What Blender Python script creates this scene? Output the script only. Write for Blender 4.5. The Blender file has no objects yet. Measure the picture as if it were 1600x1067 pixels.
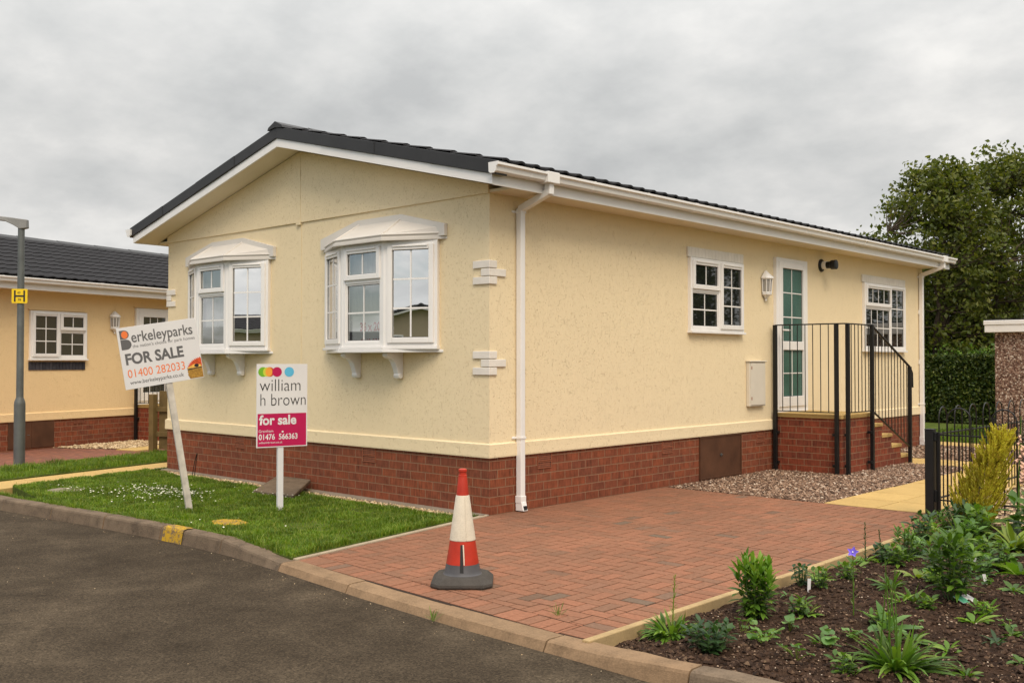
import bpy, bmesh, math, random
from mathutils import Vector, Matrix
R = math.radians
random.seed(7)
scene = bpy.context.scene
COL = scene.collection

# ------------------------------------------------------------------ camera
cd = bpy.data.cameras.new('camera'); cam = bpy.data.objects.new('camera', cd); COL.objects.link(cam)
cam.location = (6.651, -6.897, 1.4706)
cam.rotation_euler = (R(90 + 1.104), 0, R(42.673))
cd.sensor_width = 36; cd.lens = 35.30; cd.clip_start = 0.05; cd.clip_end = 2000
scene.camera = cam

# ------------------------------------------------------------------ world, sun, exposure
SUN_EL, SUN_AZ = R(48), R(128)          # azimuth clockwise from +Y
scene.view_settings.view_transform = 'Standard'
scene.view_settings.look = 'None'
scene.view_settings.exposure = 0.52
scene.view_settings.gamma = 1
world = bpy.data.worlds.new('World'); scene.world = world; world.use_nodes = True


def make_world():
    nt = world.node_tree; nt.nodes.clear(); N = nt.nodes.new; L = nt.links.new
    out = N('ShaderNodeOutputWorld'); bg = N('ShaderNodeBackground'); bg.inputs['Strength'].default_value = 0.087
    L(bg.outputs[0], out.inputs[0])
    sky = N('ShaderNodeTexSky'); sky.sky_type = 'NISHITA'; sky.sun_disc = False
    sky.sun_elevation = SUN_EL; sky.sun_rotation = SUN_AZ; sky.air_density = 1.0; sky.dust_density = 1.5
    tc = N('ShaderNodeTexCoord'); sep = N('ShaderNodeSeparateXYZ'); L(tc.outputs['Generated'], sep.inputs[0])

    def math_(op, a, b=None, c=None):
        m = N('ShaderNodeMath'); m.operation = op
        for i, s in enumerate((a, b, c)):
            if s is None: continue
            if isinstance(s, (int, float)): m.inputs[i].default_value = s
            else: L(s, m.inputs[i])
        return m.outputs[0]
    zc = math_('MAXIMUM', sep.outputs['Z'], 0.0)
    den = math_('ADD', zc, 0.36)
    u = math_('DIVIDE', sep.outputs['X'], den); v = math_('DIVIDE', sep.outputs['Y'], den)
    comb = N('ShaderNodeCombineXYZ'); L(u, comb.inputs[0]); L(v, comb.inputs[1]); L(zc, comb.inputs[2])

    def noise(scale, detail, rough=0.55, dist=0.0, off=(0, 0, 0)):
        mp = N('ShaderNodeMapping'); L(comb.outputs[0], mp.inputs[0]); mp.inputs['Location'].default_value = off
        n = N('ShaderNodeTexNoise'); n.inputs['Scale'].default_value = scale; n.inputs['Detail'].default_value = detail
        n.inputs['Roughness'].default_value = rough; n.inputs['Distortion'].default_value = dist
        L(mp.outputs[0], n.inputs['Vector']); return n.outputs['Fac']

    def ramp(fac, stops):
        r = N('ShaderNodeValToRGB'); L(fac, r.inputs[0])
        e = r.color_ramp.elements
        while len(e) < len(stops): e.new(0.5)
        for i, (p, c) in enumerate(stops): e[i].position = p; e[i].color = (*c, 1) if len(c) == 3 else c
        return r.outputs[0]
    n1 = noise(1.3, 8, 0.52, 0.0, (3.1, 1.7, 0)); n2 = noise(4.6, 8, 0.56, 0.0, (8.3, 2.2, 1))
    nn = math_('ADD', math_('MULTIPLY', n1, 0.55), math_('MULTIPLY', n2, 0.45))
    cloud = ramp(nn, [(0.38, (3.85, 3.92, 3.93)), (0.46, (4.55, 4.6, 4.56)), (0.53, (5.2, 5.19, 5.1)), (0.62, (6.3, 6.2, 6.0))])
    # overcast luminance: brighter towards the zenith and at the low bright band over the horizon
    g = math_('ADD', math_('MULTIPLY', math_('MULTIPLY', zc, zc), 3.4), 0.93)
    band = math_('MULTIPLY', math_('POWER', math_('SUBTRACT', 1.0, zc), 10), 0.34)
    g = math_('ADD', g, band)
    vm = N('ShaderNodeVectorMath'); vm.operation = 'SCALE'; L(cloud, vm.inputs[0]); L(g, vm.inputs['Scale'])
    # breaks of blue in the part of the sky behind the camera
    back = math_('MULTIPLY_ADD', math_('ADD', math_('MULTIPLY', sep.outputs['X'], -0.45), math_('MULTIPLY', sep.outputs['Y'], -0.9)), 2.2, -0.55)
    n3 = noise(1.5, 6, 0.6, 0.4, (1.3, 5.5, 0))
    g2_ = math_('ADD', 1.0, math_('MULTIPLY', math_('MINIMUM', math_('MAXIMUM', back, 0), 1), 0.5))
    vb = N('ShaderNodeVectorMath'); vb.operation = 'SCALE'; L(vm.outputs[0], vb.inputs[0]); L(g2_, vb.inputs['Scale']); vm = vb
    gap = math_('MULTIPLY', math_('MULTIPLY_ADD', n3, 9, -4.1), math_('MINIMUM', math_('MAXIMUM', back, 0), 1))
    gap = math_('MINIMUM', math_('MAXIMUM', gap, 0), 0.85)
    mx = N('ShaderNodeMixRGB'); L(gap, mx.inputs[0]); L(vm.outputs[0], mx.inputs[1]); L(sky.outputs[0], mx.inputs[2])
    L(mx.outputs[0], bg.inputs['Color'])


make_world()
sl = bpy.data.lights.new('sun', 'SUN'); sl.energy = 1.5; sl.angle = R(26); sl.color = (1.0, 0.85, 0.66)
sun = bpy.data.objects.new('sun', sl); COL.objects.link(sun)
sd = Vector((math.sin(SUN_AZ) * math.cos(SUN_EL), math.cos(SUN_AZ) * math.cos(SUN_EL), math.sin(SUN_EL)))
sun.rotation_euler = sd.to_track_quat('Z', 'Y').to_euler(); sun.location = (0, 0, 30)

# ------------------------------------------------------------------ object helpers


def tag(o, label=None, cat=None, group=None, kind=None):
    if label: o['label'] = label
    if cat: o['category'] = cat
    if group: o['group'] = group
    if kind: o['kind'] = kind
    return o


def thing(name, label, cat, loc=(0, 0, 0), rz=0, group=None):
    o = bpy.data.objects.new(name, None); COL.objects.link(o); o.empty_display_size = 0.2
    o.location = loc; o.rotation_euler = (0, 0, rz)
    return tag(o, label, cat, group)


class Fr:
    """a wall frame: u along, w up, d outwards"""
    def __init__(s, O, U, N, W=(0, 0, 1)):
        s.O = Vector(O); s.U = Vector(U).normalized(); s.N = Vector(N).normalized(); s.W = Vector(W).normalized()

    def p(s, u, w, d=0): return s.O + s.U * u + s.W * w + s.N * d


class MB:
    def __init__(s): s.v = []; s.f = []; s.m = []

    def add(s, verts, faces, m=0):
        b = len(s.v); s.v += [tuple(v) for v in verts]
        for f in faces: s.f.append([b + i for i in f]); s.m.append(m)
        return s

    def hexa(s, p, m=0):
        return s.add(p, [(0, 3, 2, 1), (4, 5, 6, 7), (0, 1, 5, 4), (1, 2, 6, 5), (2, 3, 7, 6), (3, 0, 4, 7)], m)

    def box(s, x0, x1, y0, y1, z0, z1, m=0, M=None):
        p = [Vector(q) for q in ((x0, y0, z0), (x1, y0, z0), (x1, y1, z0), (x0, y1, z0), (x0, y0, z1), (x1, y0, z1), (x1, y1, z1), (x0, y1, z1))]
        if M is not None: p = [M @ q for q in p]
        return s.hexa(p, m)

    def fbox(s, F, u0, u1, w0, w1, d0, d1, m=0):
        return s.hexa([F.p(u0, w0, d1), F.p(u1, w0, d1), F.p(u1, w0, d0), F.p(u0, w0, d0), F.p(u0, w1, d1), F.p(u1, w1, d1), F.p(u1, w1, d0), F.p(u0, w1, d0)], m)

    def ring(s, F, u0, u1, w0, w1, t, d0, d1, m=0):
        s.fbox(F, u0, u0 + t, w0, w1, d0, d1, m); s.fbox(F, u1 - t, u1, w0, w1, d0, d1, m)
        s.fbox(F, u0 + t, u1 - t, w0, w0 + t, d0, d1, m); s.fbox(F, u0 + t, u1 - t, w1 - t, w1, d0, d1, m)
        return s

    def prism(s, bot, top, m=0):
        n = len(bot); fs = [list(range(n))[::-1], [n + i for i in range(n)]]
        fs += [(i, (i + 1) % n, n + (i + 1) % n, n + i) for i in range(n)]
        return s.add(list(bot) + list(top), fs, m)

    def fprism(s, F, poly, d0, d1, m=0):
        return s.prism([F.p(u, w, d0) for u, w in poly], [F.p(u, w, d1) for u, w in poly], m)

    def slab(s, poly, z0, z1, m=0):
        return s.prism([(x, y, z0) for x, y in poly], [(x, y, z1) for x, y in poly], m)

    def tube(s, pts, rad, n=8, m=0, cap=True):
        pts = [Vector(p) for p in pts]
        if isinstance(rad, (int, float)): rad = [rad] * len(pts)
        b = len(s.v); ref = None
        for i, p in enumerate(pts):
            d = (pts[min(i + 1, len(pts) - 1)] - pts[max(i - 1, 0)]).normalized()
            if ref is None:
                ref = d.cross(Vector((0, 0, 1)))
                if ref.length < 1e-3: ref = Vector((1, 0, 0))
            ref = (ref - d * ref.dot(d)).normalized(); q = d.cross(ref)
            for k in range(n):
                a = 2 * math.pi * k / n
                s.v.append(tuple(p + (ref * math.cos(a) + q * math.sin(a)) * rad[i]))
        for i in range(len(pts) - 1):
            for k in range(n):
                k2 = (k + 1) % n
                s.f.append([b + i * n + k, b + i * n + k2, b + (i + 1) * n + k2, b + (i + 1) * n + k]); s.m.append(m)
        if cap:
            s.f.append([b + k for k in range(n)][::-1]); s.m.append(m)
            e = b + (len(pts) - 1) * n
            s.f.append([e + k for k in range(n)]); s.m.append(m)
        return s

    def lathe(s, prof, n=24, c=(0, 0, 0), m=0, M=None, sx=1, sy=1):
        b = len(s.v)
        for r, z in prof:
            for k in range(n):
                a = 2 * math.pi * k / n
                p = Vector((c[0] + r * sx * math.cos(a), c[1] + r * sy * math.sin(a), c[2] + z))
                if M is not None: p = M @ p
                s.v.append(tuple(p))
        for i in range(len(prof) - 1):
            for k in range(n):
                k2 = (k + 1) % n
                s.f.append([b + i * n + k, b + i * n + k2, b + (i + 1) * n + k2, b + (i + 1) * n + k]); s.m.append(m)
        s.f.append([b + k for k in range(n)][::-1]); s.m.append(m)
        e = b + (len(prof) - 1) * n
        s.f.append([e + k for k in range(n)]); s.m.append(m)
        return s

    def leaf(s, base, d, length, width, droop=0.4, seg=3, m=0, fold=0.15, roll=None, shape=0.5):
        """a bent leaf blade growing from base along d"""
        d = Vector(d).normalized(); up = Vector((0, 0, 1))
        side = d.cross(up)
        if side.length < 1e-3: side = Vector((math.cos(random.random() * 6), math.sin(random.random() * 6), 0))
        side.normalize()
        if roll: side = (Matrix.Rotation(roll, 3, d) @ side)
        p = Vector(base); b = len(s.v); st = length / seg
        for i in range(seg + 1):
            t = i / seg
            w = width * 0.5 * math.sin(math.pi * (0.05 + 0.95 * t) ** (math.log(0.5) / math.log(shape)))
            w = max(w, width * 0.03)
            nrm = side.cross(d).normalized()
            s.v.append(tuple(p - side * w + nrm * fold * w)); s.v.append(tuple(p)); s.v.append(tuple(p + side * w + nrm * fold * w))
            d = (d + Vector((0, 0, -droop / seg))).normalized(); p = p + d * st
        for i in range(seg):
            q = b + i * 3
            s.f.append([q, q + 1, q + 4, q + 3]); s.m.append(m); s.f.append([q + 1, q + 2, q + 5, q + 4]); s.m.append(m)
        return s

    def build(s, name, mats, parent=None, smooth=False, bevel=0, angle=35, uv=True, recalc=False, seg=2):
        me = bpy.data.meshes.new(name); me.from_pydata(s.v, [], s.f)
        if not isinstance(mats, (list, tuple)): mats = [mats]
        for mm in mats: me.materials.append(mm)
        if len(mats) > 1: me.polygons.foreach_set('material_index', s.m)
        if recalc:
            bm = bmesh.new(); bm.from_mesh(me); bmesh.ops.recalc_face_normals(bm, faces=bm.faces); bm.to_mesh(me); bm.free()
        me.update()
        if uv:
            ul = me.uv_layers.new(name='UVMap'); data = [0.0] * (2 * len(me.loops))
            co = me.vertices
            for p in me.polygons:
                n = p.normal; ax = max(range(3), key=lambda i: abs(n[i]))
                for li in p.loop_indices:
                    c = co[me.loops[li].vertex_index].co
                    a, bb = (c.y, c.z) if ax == 0 else ((c.x, c.z) if ax == 1 else (c.x, c.y))
                    data[2 * li] = a; data[2 * li + 1] = bb
            ul.data.foreach_set('uv', data)
        if smooth:
            me.polygons.foreach_set('use_smooth', [True] * len(me.polygons))
            me.set_sharp_from_angle(angle=R(angle))
        o = bpy.data.objects.new(name, me); COL.objects.link(o)
        if parent: o.parent = parent
        if bevel:
            bv = o.modifiers.new('bevel', 'BEVEL'); bv.width = bevel; bv.segments = seg; bv.limit_method = 'ANGLE'; bv.angle_limit = R(40)
        return o


def struct(mb, name, mats, **k): return tag(mb.build(name, mats, **k), kind='structure')


def copy_tree(o, parent=None):
    c = o.copy(); COL.objects.link(c)
    if parent is not None: c.parent = parent
    for ch in list(o.children): copy_tree(ch, c)
    return c


# ------------------------------------------------------------------ materials
class NT:
    def __init__(s, name):
        s.mat = bpy.data.materials.new(name); s.mat.use_nodes = True; s.t = s.mat.node_tree; s.t.nodes.clear()
        s.out = s.n('ShaderNodeOutputMaterial'); s.b = s.n('ShaderNodeBsdfPrincipled'); s.l(s.b.outputs[0], s.out.inputs[0])

    def n(s, t, **k):
        o = s.t.nodes.new(t)
        for a, b in k.items(): setattr(o, a, b)
        return o

    def l(s, a, b): s.t.links.new(a, b)

    def coord(s, kind='UV', scale=(1, 1, 1), rot=0):
        tc = s.n('ShaderNodeTexCoord'); mp = s.n('ShaderNodeMapping'); s.l(tc.outputs[kind], mp.inputs[0])
        mp.inputs['Scale'].default_value = scale; mp.inputs['Rotation'].default_value = (0, 0, rot); return mp.outputs[0]

    def noise(s, vec, scale, detail=4, rough=0.55, dist=0, dim='3D'):
        n = s.n('ShaderNodeTexNoise'); n.noise_dimensions = dim
        n.inputs['Scale'].default_value = scale; n.inputs['Detail'].default_value = detail
        n.inputs['Roughness'].default_value = rough; n.inputs['Distortion'].default_value = dist
        s.l(vec, n.inputs['Vector']); return n.outputs['Fac']

    def vor(s, vec, scale, feature='F1', out='Distance'):
        n = s.n('ShaderNodeTexVoronoi', feature=feature); n.inputs['Scale'].default_value = scale
        s.l(vec, n.inputs['Vector']); return n.outputs[out]

    def ramp(s, fac, stops, interp='LINEAR'):
        r = s.n('ShaderNodeValToRGB'); s.l(fac, r.inputs[0]); r.color_ramp.interpolation = interp
        e = r.color_ramp.elements
        while len(e) < len(stops): e.new(0.5)
        for i, (p, c) in enumerate(stops):
            e[i].position = p
            if isinstance(c, (int, float)): c = (c, c, c)
            e[i].color = (*c, 1)
        return r.outputs[0]

    def mix(s, fac, a, b, mode='MIX'):
        m = s.n('ShaderNodeMixRGB', blend_type=mode)
        for i, x in enumerate((fac, a, b)):
            if isinstance(x, (int, float)): m.inputs[i].default_value = x if i == 0 else (x, x, x, 1)
            elif isinstance(x, (tuple, list)): m.inputs[i].default_value = (*x, 1)
            else: s.l(x, m.inputs[i])
        return m.outputs[0]

    def math(s, op, a, b=0.0, c=0.0):
        m = s.n('ShaderNodeMath', operation=op)
        for i, x in enumerate((a, b, c)):
            if isinstance(x, (int, float)): m.inputs[i].default_value = x
            else: s.l(x, m.inputs[i])
        return m.outputs[0]

    def island(s): return s.n('ShaderNodeNewGeometry').outputs['Random Per Island']

    def bump(s, h, strength=0.5, dist=0.01, prev=None):
        b = s.n('ShaderNodeBump'); b.inputs['Strength'].default_value = strength; b.inputs['Distance'].default_value = dist
        s.l(h, b.inputs['Height'])
        if prev is not None: s.l(prev, b.inputs['Normal'])
        return b.outputs[0]

    def set(s, color=None, rough=None, normal=None, spec=None, metal=None):
        for k, x in (('Base Color', color), ('Roughness', rough), ('Specular IOR Level', spec), ('Metallic', metal), ('Normal', normal)):
            if x is None: continue
            if isinstance(x, (int, float)): s.b.inputs[k].default_value = x
            elif isinstance(x, tuple): s.b.inputs[k].default_value = (*x, 1)
            else: s.l(x, s.b.inputs[k])
        return s.mat


def plain(name, c, rough=0.5, var=0.12, scale=8, spec=0.4, metal=0, bump=0, bscale=60):
    t = NT(name); v = t.coord('Object'); n = t.noise(v, scale, 5)
    col = t.ramp(n, [(0.3, tuple(x * (1 - var) for x in c)), (0.7, tuple(min(1, x * (1 + var)) for x in c))])
    nm = t.bump(t.noise(v, bscale, 4), bump, 0.004) if bump else None
    return t.set(col, rough, nm, spec, metal)


def stucco(name, c):
    t = NT(name)
    uv = t.coord('UV')
    grain = t.noise(t.coord('UV', (60, 8, 1)), 1, 4, 0.65, 0.5)
    wob = t.mix(0.035, t.coord('UV', (1, .55, 1)), t.n('ShaderNodeTexNoise').outputs['Color'])
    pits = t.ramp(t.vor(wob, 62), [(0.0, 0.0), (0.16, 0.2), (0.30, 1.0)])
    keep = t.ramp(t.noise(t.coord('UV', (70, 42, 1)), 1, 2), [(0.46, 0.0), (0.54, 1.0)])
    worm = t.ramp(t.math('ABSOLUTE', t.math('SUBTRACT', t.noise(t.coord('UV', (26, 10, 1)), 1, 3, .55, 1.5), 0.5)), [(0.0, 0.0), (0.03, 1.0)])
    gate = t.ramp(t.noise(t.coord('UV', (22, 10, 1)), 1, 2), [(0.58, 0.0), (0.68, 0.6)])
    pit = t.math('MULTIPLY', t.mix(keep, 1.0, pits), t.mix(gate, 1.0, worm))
    h = t.math('ADD', t.math('ADD', t.math('MULTIPLY', grain, 0.6), t.math('MULTIPLY', pit, 0.7)), t.math('MULTIPLY', t.noise(uv, 160, 3), 0.12))
    k = t.math('ADD', t.math('MULTIPLY', t.noise(uv, 0.8, 3), 0.5), t.math('MULTIPLY', t.noise(t.coord('UV', (9, 3, 1)), 1, 4), 0.5))
    col = t.ramp(k, [(0.32, tuple(x * 0.98 for x in c)), (0.68, tuple(min(1, x * 1.02) for x in c))])
    col = t.mix(pit, tuple(x * y for x, y in zip(c, (.88, .85, .80))), col)  # pits tinted darker: their occlusion shade is put into the base colour
    return t.set(col, 0.75, t.bump(h, 0.8, 0.009), 0.25)


def brick(name, c1, c2, mortar, sat=0.5):
    t = NT(name); uv = t.coord('UV')
    b = t.n('ShaderNodeTexBrick'); t.l(uv, b.inputs['Vector'])
    for k, x in (('Scale', 1), ('Mortar Size', 0.0055), ('Mortar Smooth', 0.25), ('Bias', 0.0), ('Brick Width', 0.225), ('Row Height', 0.0855)): b.inputs[k].default_value = x
    b.inputs['Color1'].default_value = (*c1, 1); b.inputs['Color2'].default_value = (*c2, 1); b.inputs['Mortar'].default_value = (*mortar, 1)
    vs = t.noise(t.coord('UV', (55, 7, 1)), 1, 4, 0.6)
    mot = t.ramp(t.math('ADD', t.math('MULTIPLY', vs, 0.65), t.math('MULTIPLY', t.noise(uv, 9, 4), 0.35)), [(0.36, 0.55), (0.52, 1.0), (0.66, 1.32)])
    col = t.mix(1.0, b.outputs['Color'], mot, 'MULTIPLY')
    col = t.mix(t.ramp(b.outputs['Fac'], [(0.4, 0), (0.6, 1)]), col, t.mix(t.noise(uv, 40, 3), tuple(x * .75 for x in mortar), tuple(x * 1.2 for x in mortar)))
    h = t.math('ADD', t.math('MULTIPLY', t.math('SUBTRACT', 1.0, b.outputs['Fac']), 0.7), t.math('MULTIPLY', t.noise(t.coord('UV', (120, 20, 1)), 1, 3), 0.3))
    return t.set(col, 0.8, t.bump(h, 0.7, 0.006), 0.25)


def leafmat(name, a, b, c=None, trans=0.3, rough=0.45):
    t = NT(name); c = c or b
    col = t.ramp(t.island(), [(0.0, a), (0.6, b), (1.0, c)])
    v = t.coord('Object'); n = t.noise(v, 3.0, 3)
    col = t.mix(1.0, col, t.ramp(n, [(0.35, 0.72), (0.65, 1.25)]), 'MULTIPLY')
    t.set(col, rough, None, 0.35)
    tr = t.n('ShaderNodeBsdfTranslucent'); t.l(t.mix(1.0, col, (1.3, 1.35, 0.6), 'MULTIPLY'), tr.inputs[0])
    ms = t.n('ShaderNodeMixShader'); ms.inputs[0].default_value = trans
    t.l(t.b.outputs[0], ms.inputs[1]); t.l(tr.outputs[0], ms.inputs[2]); t.l(ms.outputs[0], t.out.inputs[0])
    return t.mat


def islandmat(name, stops, rough=0.8, bump=0.4, bscale=90, spec=0.25, mott=0.25, mscale=25, big=None):
    t = NT(name); v = t.coord('Object')
    col = t.ramp(t.island(), stops)
    col = t.mix(1.0, col, t.ramp(t.noise(v, mscale, 5, 0.65), [(0.3, 1 - mott), (0.7, 1 + mott)]), 'MULTIPLY')
    if big: col = t.mix(1.0, col, t.ramp(t.noise(v, big[0], 4, 0.6), [(0.3, 1 - big[1]), (0.7, 1 + big[1])]), 'MULTIPLY')
    return t.set(col, rough, t.bump(t.noise(v, bscale, 4), bump, 0.003), spec)


def concrete(name, c, grime=0.35, scale=5):
    t = NT(name); v = t.coord('Object')
    n = t.math('ADD', t.math('MULTIPLY', t.noise(v, scale, 6, 0.65), 0.6), t.math('MULTIPLY', t.noise(v, scale * 14, 4), 0.4))
    col = t.ramp(n, [(0.32, tuple(x * (1 - grime) for x in c)), (0.5, c), (0.68, tuple(min(1, x * (1 + grime * .7)) for x in c))])
    sp = t.ramp(t.vor(v, 130), [(0.0, 1.25), (0.18, 1.0)])
    col = t.mix(1.0, t.mix(1.0, col, sp, 'MULTIPLY'), t.ramp(t.island(), [(0, .93), (1, 1.06)]), 'MULTIPLY')
    h = t.math('ADD', t.noise(v, 160, 4), t.math('MULTIPLY', t.noise(v, 30, 4), 0.8))
    return t.set(col, 0.85, t.bump(h, 0.5, 0.006), 0.2)


def asphalt():
    t = NT('asphalt'); v = t.coord('Object')
    big = t.noise(v, 0.45, 5, 0.6); mid = t.noise(v, 3.5, 5, 0.6)
    k = t.math('ADD', t.math('MULTIPLY', big, 0.6), t.math('MULTIPLY', mid, 0.4))
    base = t.ramp(k, [(0.36, (0.042, 0.0305, 0.0195)), (0.5, (0.064, 0.0475, 0.031)), (0.64, (0.104, 0.078, 0.051))])
    cells = t.vor(v, 110, 'F1', 'Color')
    sepr = t.n('ShaderNodeSeparateColor'); t.l(cells, sepr.inputs[0])
    st = t.ramp(sepr.outputs[0], [(0.0, 0.55), (0.6, 1.0), (0.94, 1.25), (0.99, 1.6)])
    col = t.mix(1.0, base, st, 'MULTIPLY')
    d = t.vor(v, 110)
    h = t.math('ADD', t.math('MULTIPLY', d, -0.8), t.math('MULTIPLY', t.noise(v, 260, 3), 0.3))
    return t.set(col, 0.95, t.bump(h, 0.8, 0.006), 0.12)


def soilmat():
    t = NT('soil'); v = t.coord('Object')
    n = t.math('ADD', t.math('MULTIPLY', t.noise(v, 9, 8, 0.72), 0.7), t.math('MULTIPLY', t.noise(v, 1.3, 3), 0.3))
    col = t.ramp(n, [(0.36, (0.016, 0.008, 0.0045)), (0.5, (0.042, 0.022, 0.012)), (0.62, (0.075, 0.041, 0.024)), (0.72, (0.125, 0.076, 0.046))])
    return t.set(col, 0.95, t.bump(t.noise(v, 55, 6, 0.7), 1.0, 0.02), 0.15)


def glass_dark(name, c=(0.012, 0.014, 0.013), spec=0.5, ior=1.9):
    t = NT(name); v = t.coord('Object')
    m = t.set(c, 0.02, t.bump(t.noise(v, 1.6, 2), 0.03, 0.02), spec); t.b.inputs['IOR'].default_value = ior
    return m


def glass_clear(name, refl=0.55, tint=(0.8, 0.86, 0.85)):
    t = NT(name); v = t.coord('Object')
    gl = t.n('ShaderNodeBsdfGlossy'); gl.inputs['Roughness'].default_value = 0.012
    t.l(t.bump(t.noise(v, 1.4, 2), 0.03, 0.02), gl.inputs['Normal'])
    tr = t.n('ShaderNodeBsdfTransparent'); tr.inputs[0].default_value = (*tint, 1)
    ms = t.n('ShaderNodeMixShader'); ms.inputs[0].default_value = refl
    t.l(tr.outputs[0], ms.inputs[1]); t.l(gl.outputs[0], ms.inputs[2]); t.l(ms.outputs[0], t.out.inputs[0])
    return t.mat


M = {}
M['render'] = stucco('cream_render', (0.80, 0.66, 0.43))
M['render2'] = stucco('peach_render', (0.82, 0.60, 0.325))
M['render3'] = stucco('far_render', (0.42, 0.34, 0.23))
M['brick'] = brick('red_brick', (0.235, 0.064, 0.028), (0.175, 0.054, 0.029), (0.25, 0.135, 0.078))
M['brick_step'] = brick('step_brick', (0.23, 0.052, 0.024), (0.15, 0.04, 0.023), (0.25, 0.14, 0.08))
M['upvc'] = plain('white_plastic', (0.80, 0.775, 0.75), 0.3, 0.03, 3, 0.5)
M['paintwhite'] = plain('white_rough', (0.74, 0.69, 0.62), 0.6, 0.06, 6, 0.3, bump=0.3, bscale=60)
M['canopy'] = plain('canopy_plastic', (0.635, 0.595, 0.545), 0.55, 0.03, 3, 0.3)
M['soffit'] = plain('soffit_board', (0.74, 0.66, 0.5), 0.6, 0.04, 2)
M['slate'] = plain('roof_tile', (0.019, 0.018, 0.0195), 0.85, 0.25, 5, 0.2, bump=0.35, bscale=70)
M['verge'] = plain('verge_trim', (0.026, 0.025, 0.026), 0.5, 0.15, 4, 0.35)
M['glass'] = glass_dark('dark_glass')
M['glass_bay'] = glass_clear('reflecting_glass', 0.47)
M['glass_side'] = glass_clear('reflecting_side_glass', 0.82)


def obscured():
    t = NT('obscured_green_glass'); v = t.coord('Object')
    n = t.noise(v, 55, 3, 0.6, 1.0); col = t.ramp(t.math('ADD', t.math('MULTIPLY', n, .5), t.math('MULTIPLY', t.noise(v, 2.2, 3), .5)), [(0.34, (0.026, 0.082, 0.064)), (0.66, (0.062, 0.15, 0.118))])
    return t.set(col, 0.12, t.bump(n, 0.5, 0.006), 0.5)


M['glass_green'] = obscured()
M['seal'] = plain('black_seal', (0.02, 0.02, 0.02), 0.7)
M['curtain'] = plain('net_curtain', (0.40, 0.40, 0.38), 0.9, 0.1, 4)
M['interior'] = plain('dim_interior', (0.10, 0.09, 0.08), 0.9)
M['hatch'] = plain('stained_ply', (0.085, 0.036, 0.018), 0.55, 0.3, 3, 0.35, bump=0.2)
M['black'] = plain('black_paint', (0.009, 0.009, 0.009), 0.4, 0.2, 12, 0.35)
M['terracotta'] = plain('terracotta', (0.27, 0.085, 0.04), 0.8, 0.2, 20)
M['yslab'] = concrete('yellow_paving', (0.50, 0.335, 0.125), 0.16, 2)
M['concrete'] = concrete('grey_concrete', (0.25, 0.205, 0.155), 0.3)
M['kerb'] = concrete('kerb_concrete', (0.245, 0.158, 0.09), 0.4, 6)
M['kerb_old'] = concrete('weathered_kerb', (0.155, 0.112, 0.075), 0.55, 7)
M['edging'] = concrete('edging_concrete', (0.38, 0.31, 0.22), 0.25, 6)
M['timber_edge'] = concrete('pale_edging', (0.40, 0.28, 0.14), 0.22, 7)
M['asphalt'] = asphalt()
M['soil'] = soilmat()
M['block'] = islandmat('block_paving', [(0.0, (0.14, 0.085, 0.056)), (0.03, (0.21, 0.103, 0.061)), (0.5, (0.238, 0.109, 0.063)), (0.94, (0.268, 0.116, 0.066)), (0.98, (0.205, 0.108, 0.068)), (1.0, (0.14, 0.10, 0.07))], 0.85, 0.5, 150, 0.2, 0.2, 40, (0.9, 0.12))
M['sand'] = concrete('joint_sand', (0.030, 0.017, 0.011), 0.3, 20)
M['gravel'] = islandmat('gravel_stone', [(0.0, (0.07, 0.042, 0.028)), (0.35, (0.17, 0.10, 0.066)), (0.65, (0.25, 0.155, 0.10)), (0.88, (0.36, 0.24, 0.165)), (1.0, (0.56, 0.46, 0.36))], 0.8, 0.2)
M['gravel_tan'] = islandmat('tan_gravel_stone', [(0.0, (0.24, 0.16, 0.085)), (0.5, (0.45, 0.32, 0.18)), (1.0, (0.68, 0.55, 0.36))], 0.8, 0.2)
M['gravel_bed'] = concrete('gravel_bed', (0.17, 0.11, 0.075), 0.5, 30)
M['clod'] = islandmat('soil_clod', [(0.0, (0.016, 0.008, 0.0045)), (0.6, (0.048, 0.025, 0.014)), (0.92, (0.08, 0.046, 0.028)), (1.0, (0.15, 0.095, 0.055))], 0.95, 0.8)
M['pebble'] = islandmat('bed_pebble', [(0.0, (0.12, 0.07, 0.045)), (0.5, (0.26, 0.17, 0.105)), (0.85, (0.36, 0.25, 0.165)), (1.0, (0.52, 0.42, 0.32))], 0.7, 0.3)
M['turf'] = plain('turf', (0.075, 0.10, 0.018), 0.95, 0.45, 6, 0.1)
M['grass'] = leafmat('grass_blade', (0.07, 0.135, 0.007), (0.135, 0.225, 0.014), (0.24, 0.26, 0.04), 0.35, 0.5)
M['daisy'] = plain('daisy_petal', (0.66, 0.63, 0.50), 0.8, 0.05)
M['field'] = plain('field_grass', (0.06, 0.09, 0.02), 0.95, 0.3, 0.5, 0.1)
M['tree_leaf'] = leafmat('tree_leaf', (0.056, 0.076, 0.012), (0.10, 0.12, 0.018), (0.18, 0.18, 0.03), 0.4)
M['hedge_leaf'] = leafmat('hedge_leaf', (0.03, 0.055, 0.011), (0.06, 0.095, 0.016), (0.14, 0.16, 0.026), 0.2)
M['bark'] = plain('bark', (0.075, 0.055, 0.04), 0.9, 0.3, 8, 0.1, bump=0.6)
M['gold_leaf'] = leafmat('golden_conifer', (0.2860, 0.1950, 0.0156), (0.4420, 0.3770, 0.0234), (0.5460, 0.5200, 0.0416), 0.2, 0.6)
M['lf_mid'] = leafmat('leaf_mid_green', (0.0562, 0.1235, 0.0133), (0.0983, 0.1914, 0.0199), (0.1685, 0.2594, 0.0309))
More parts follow.
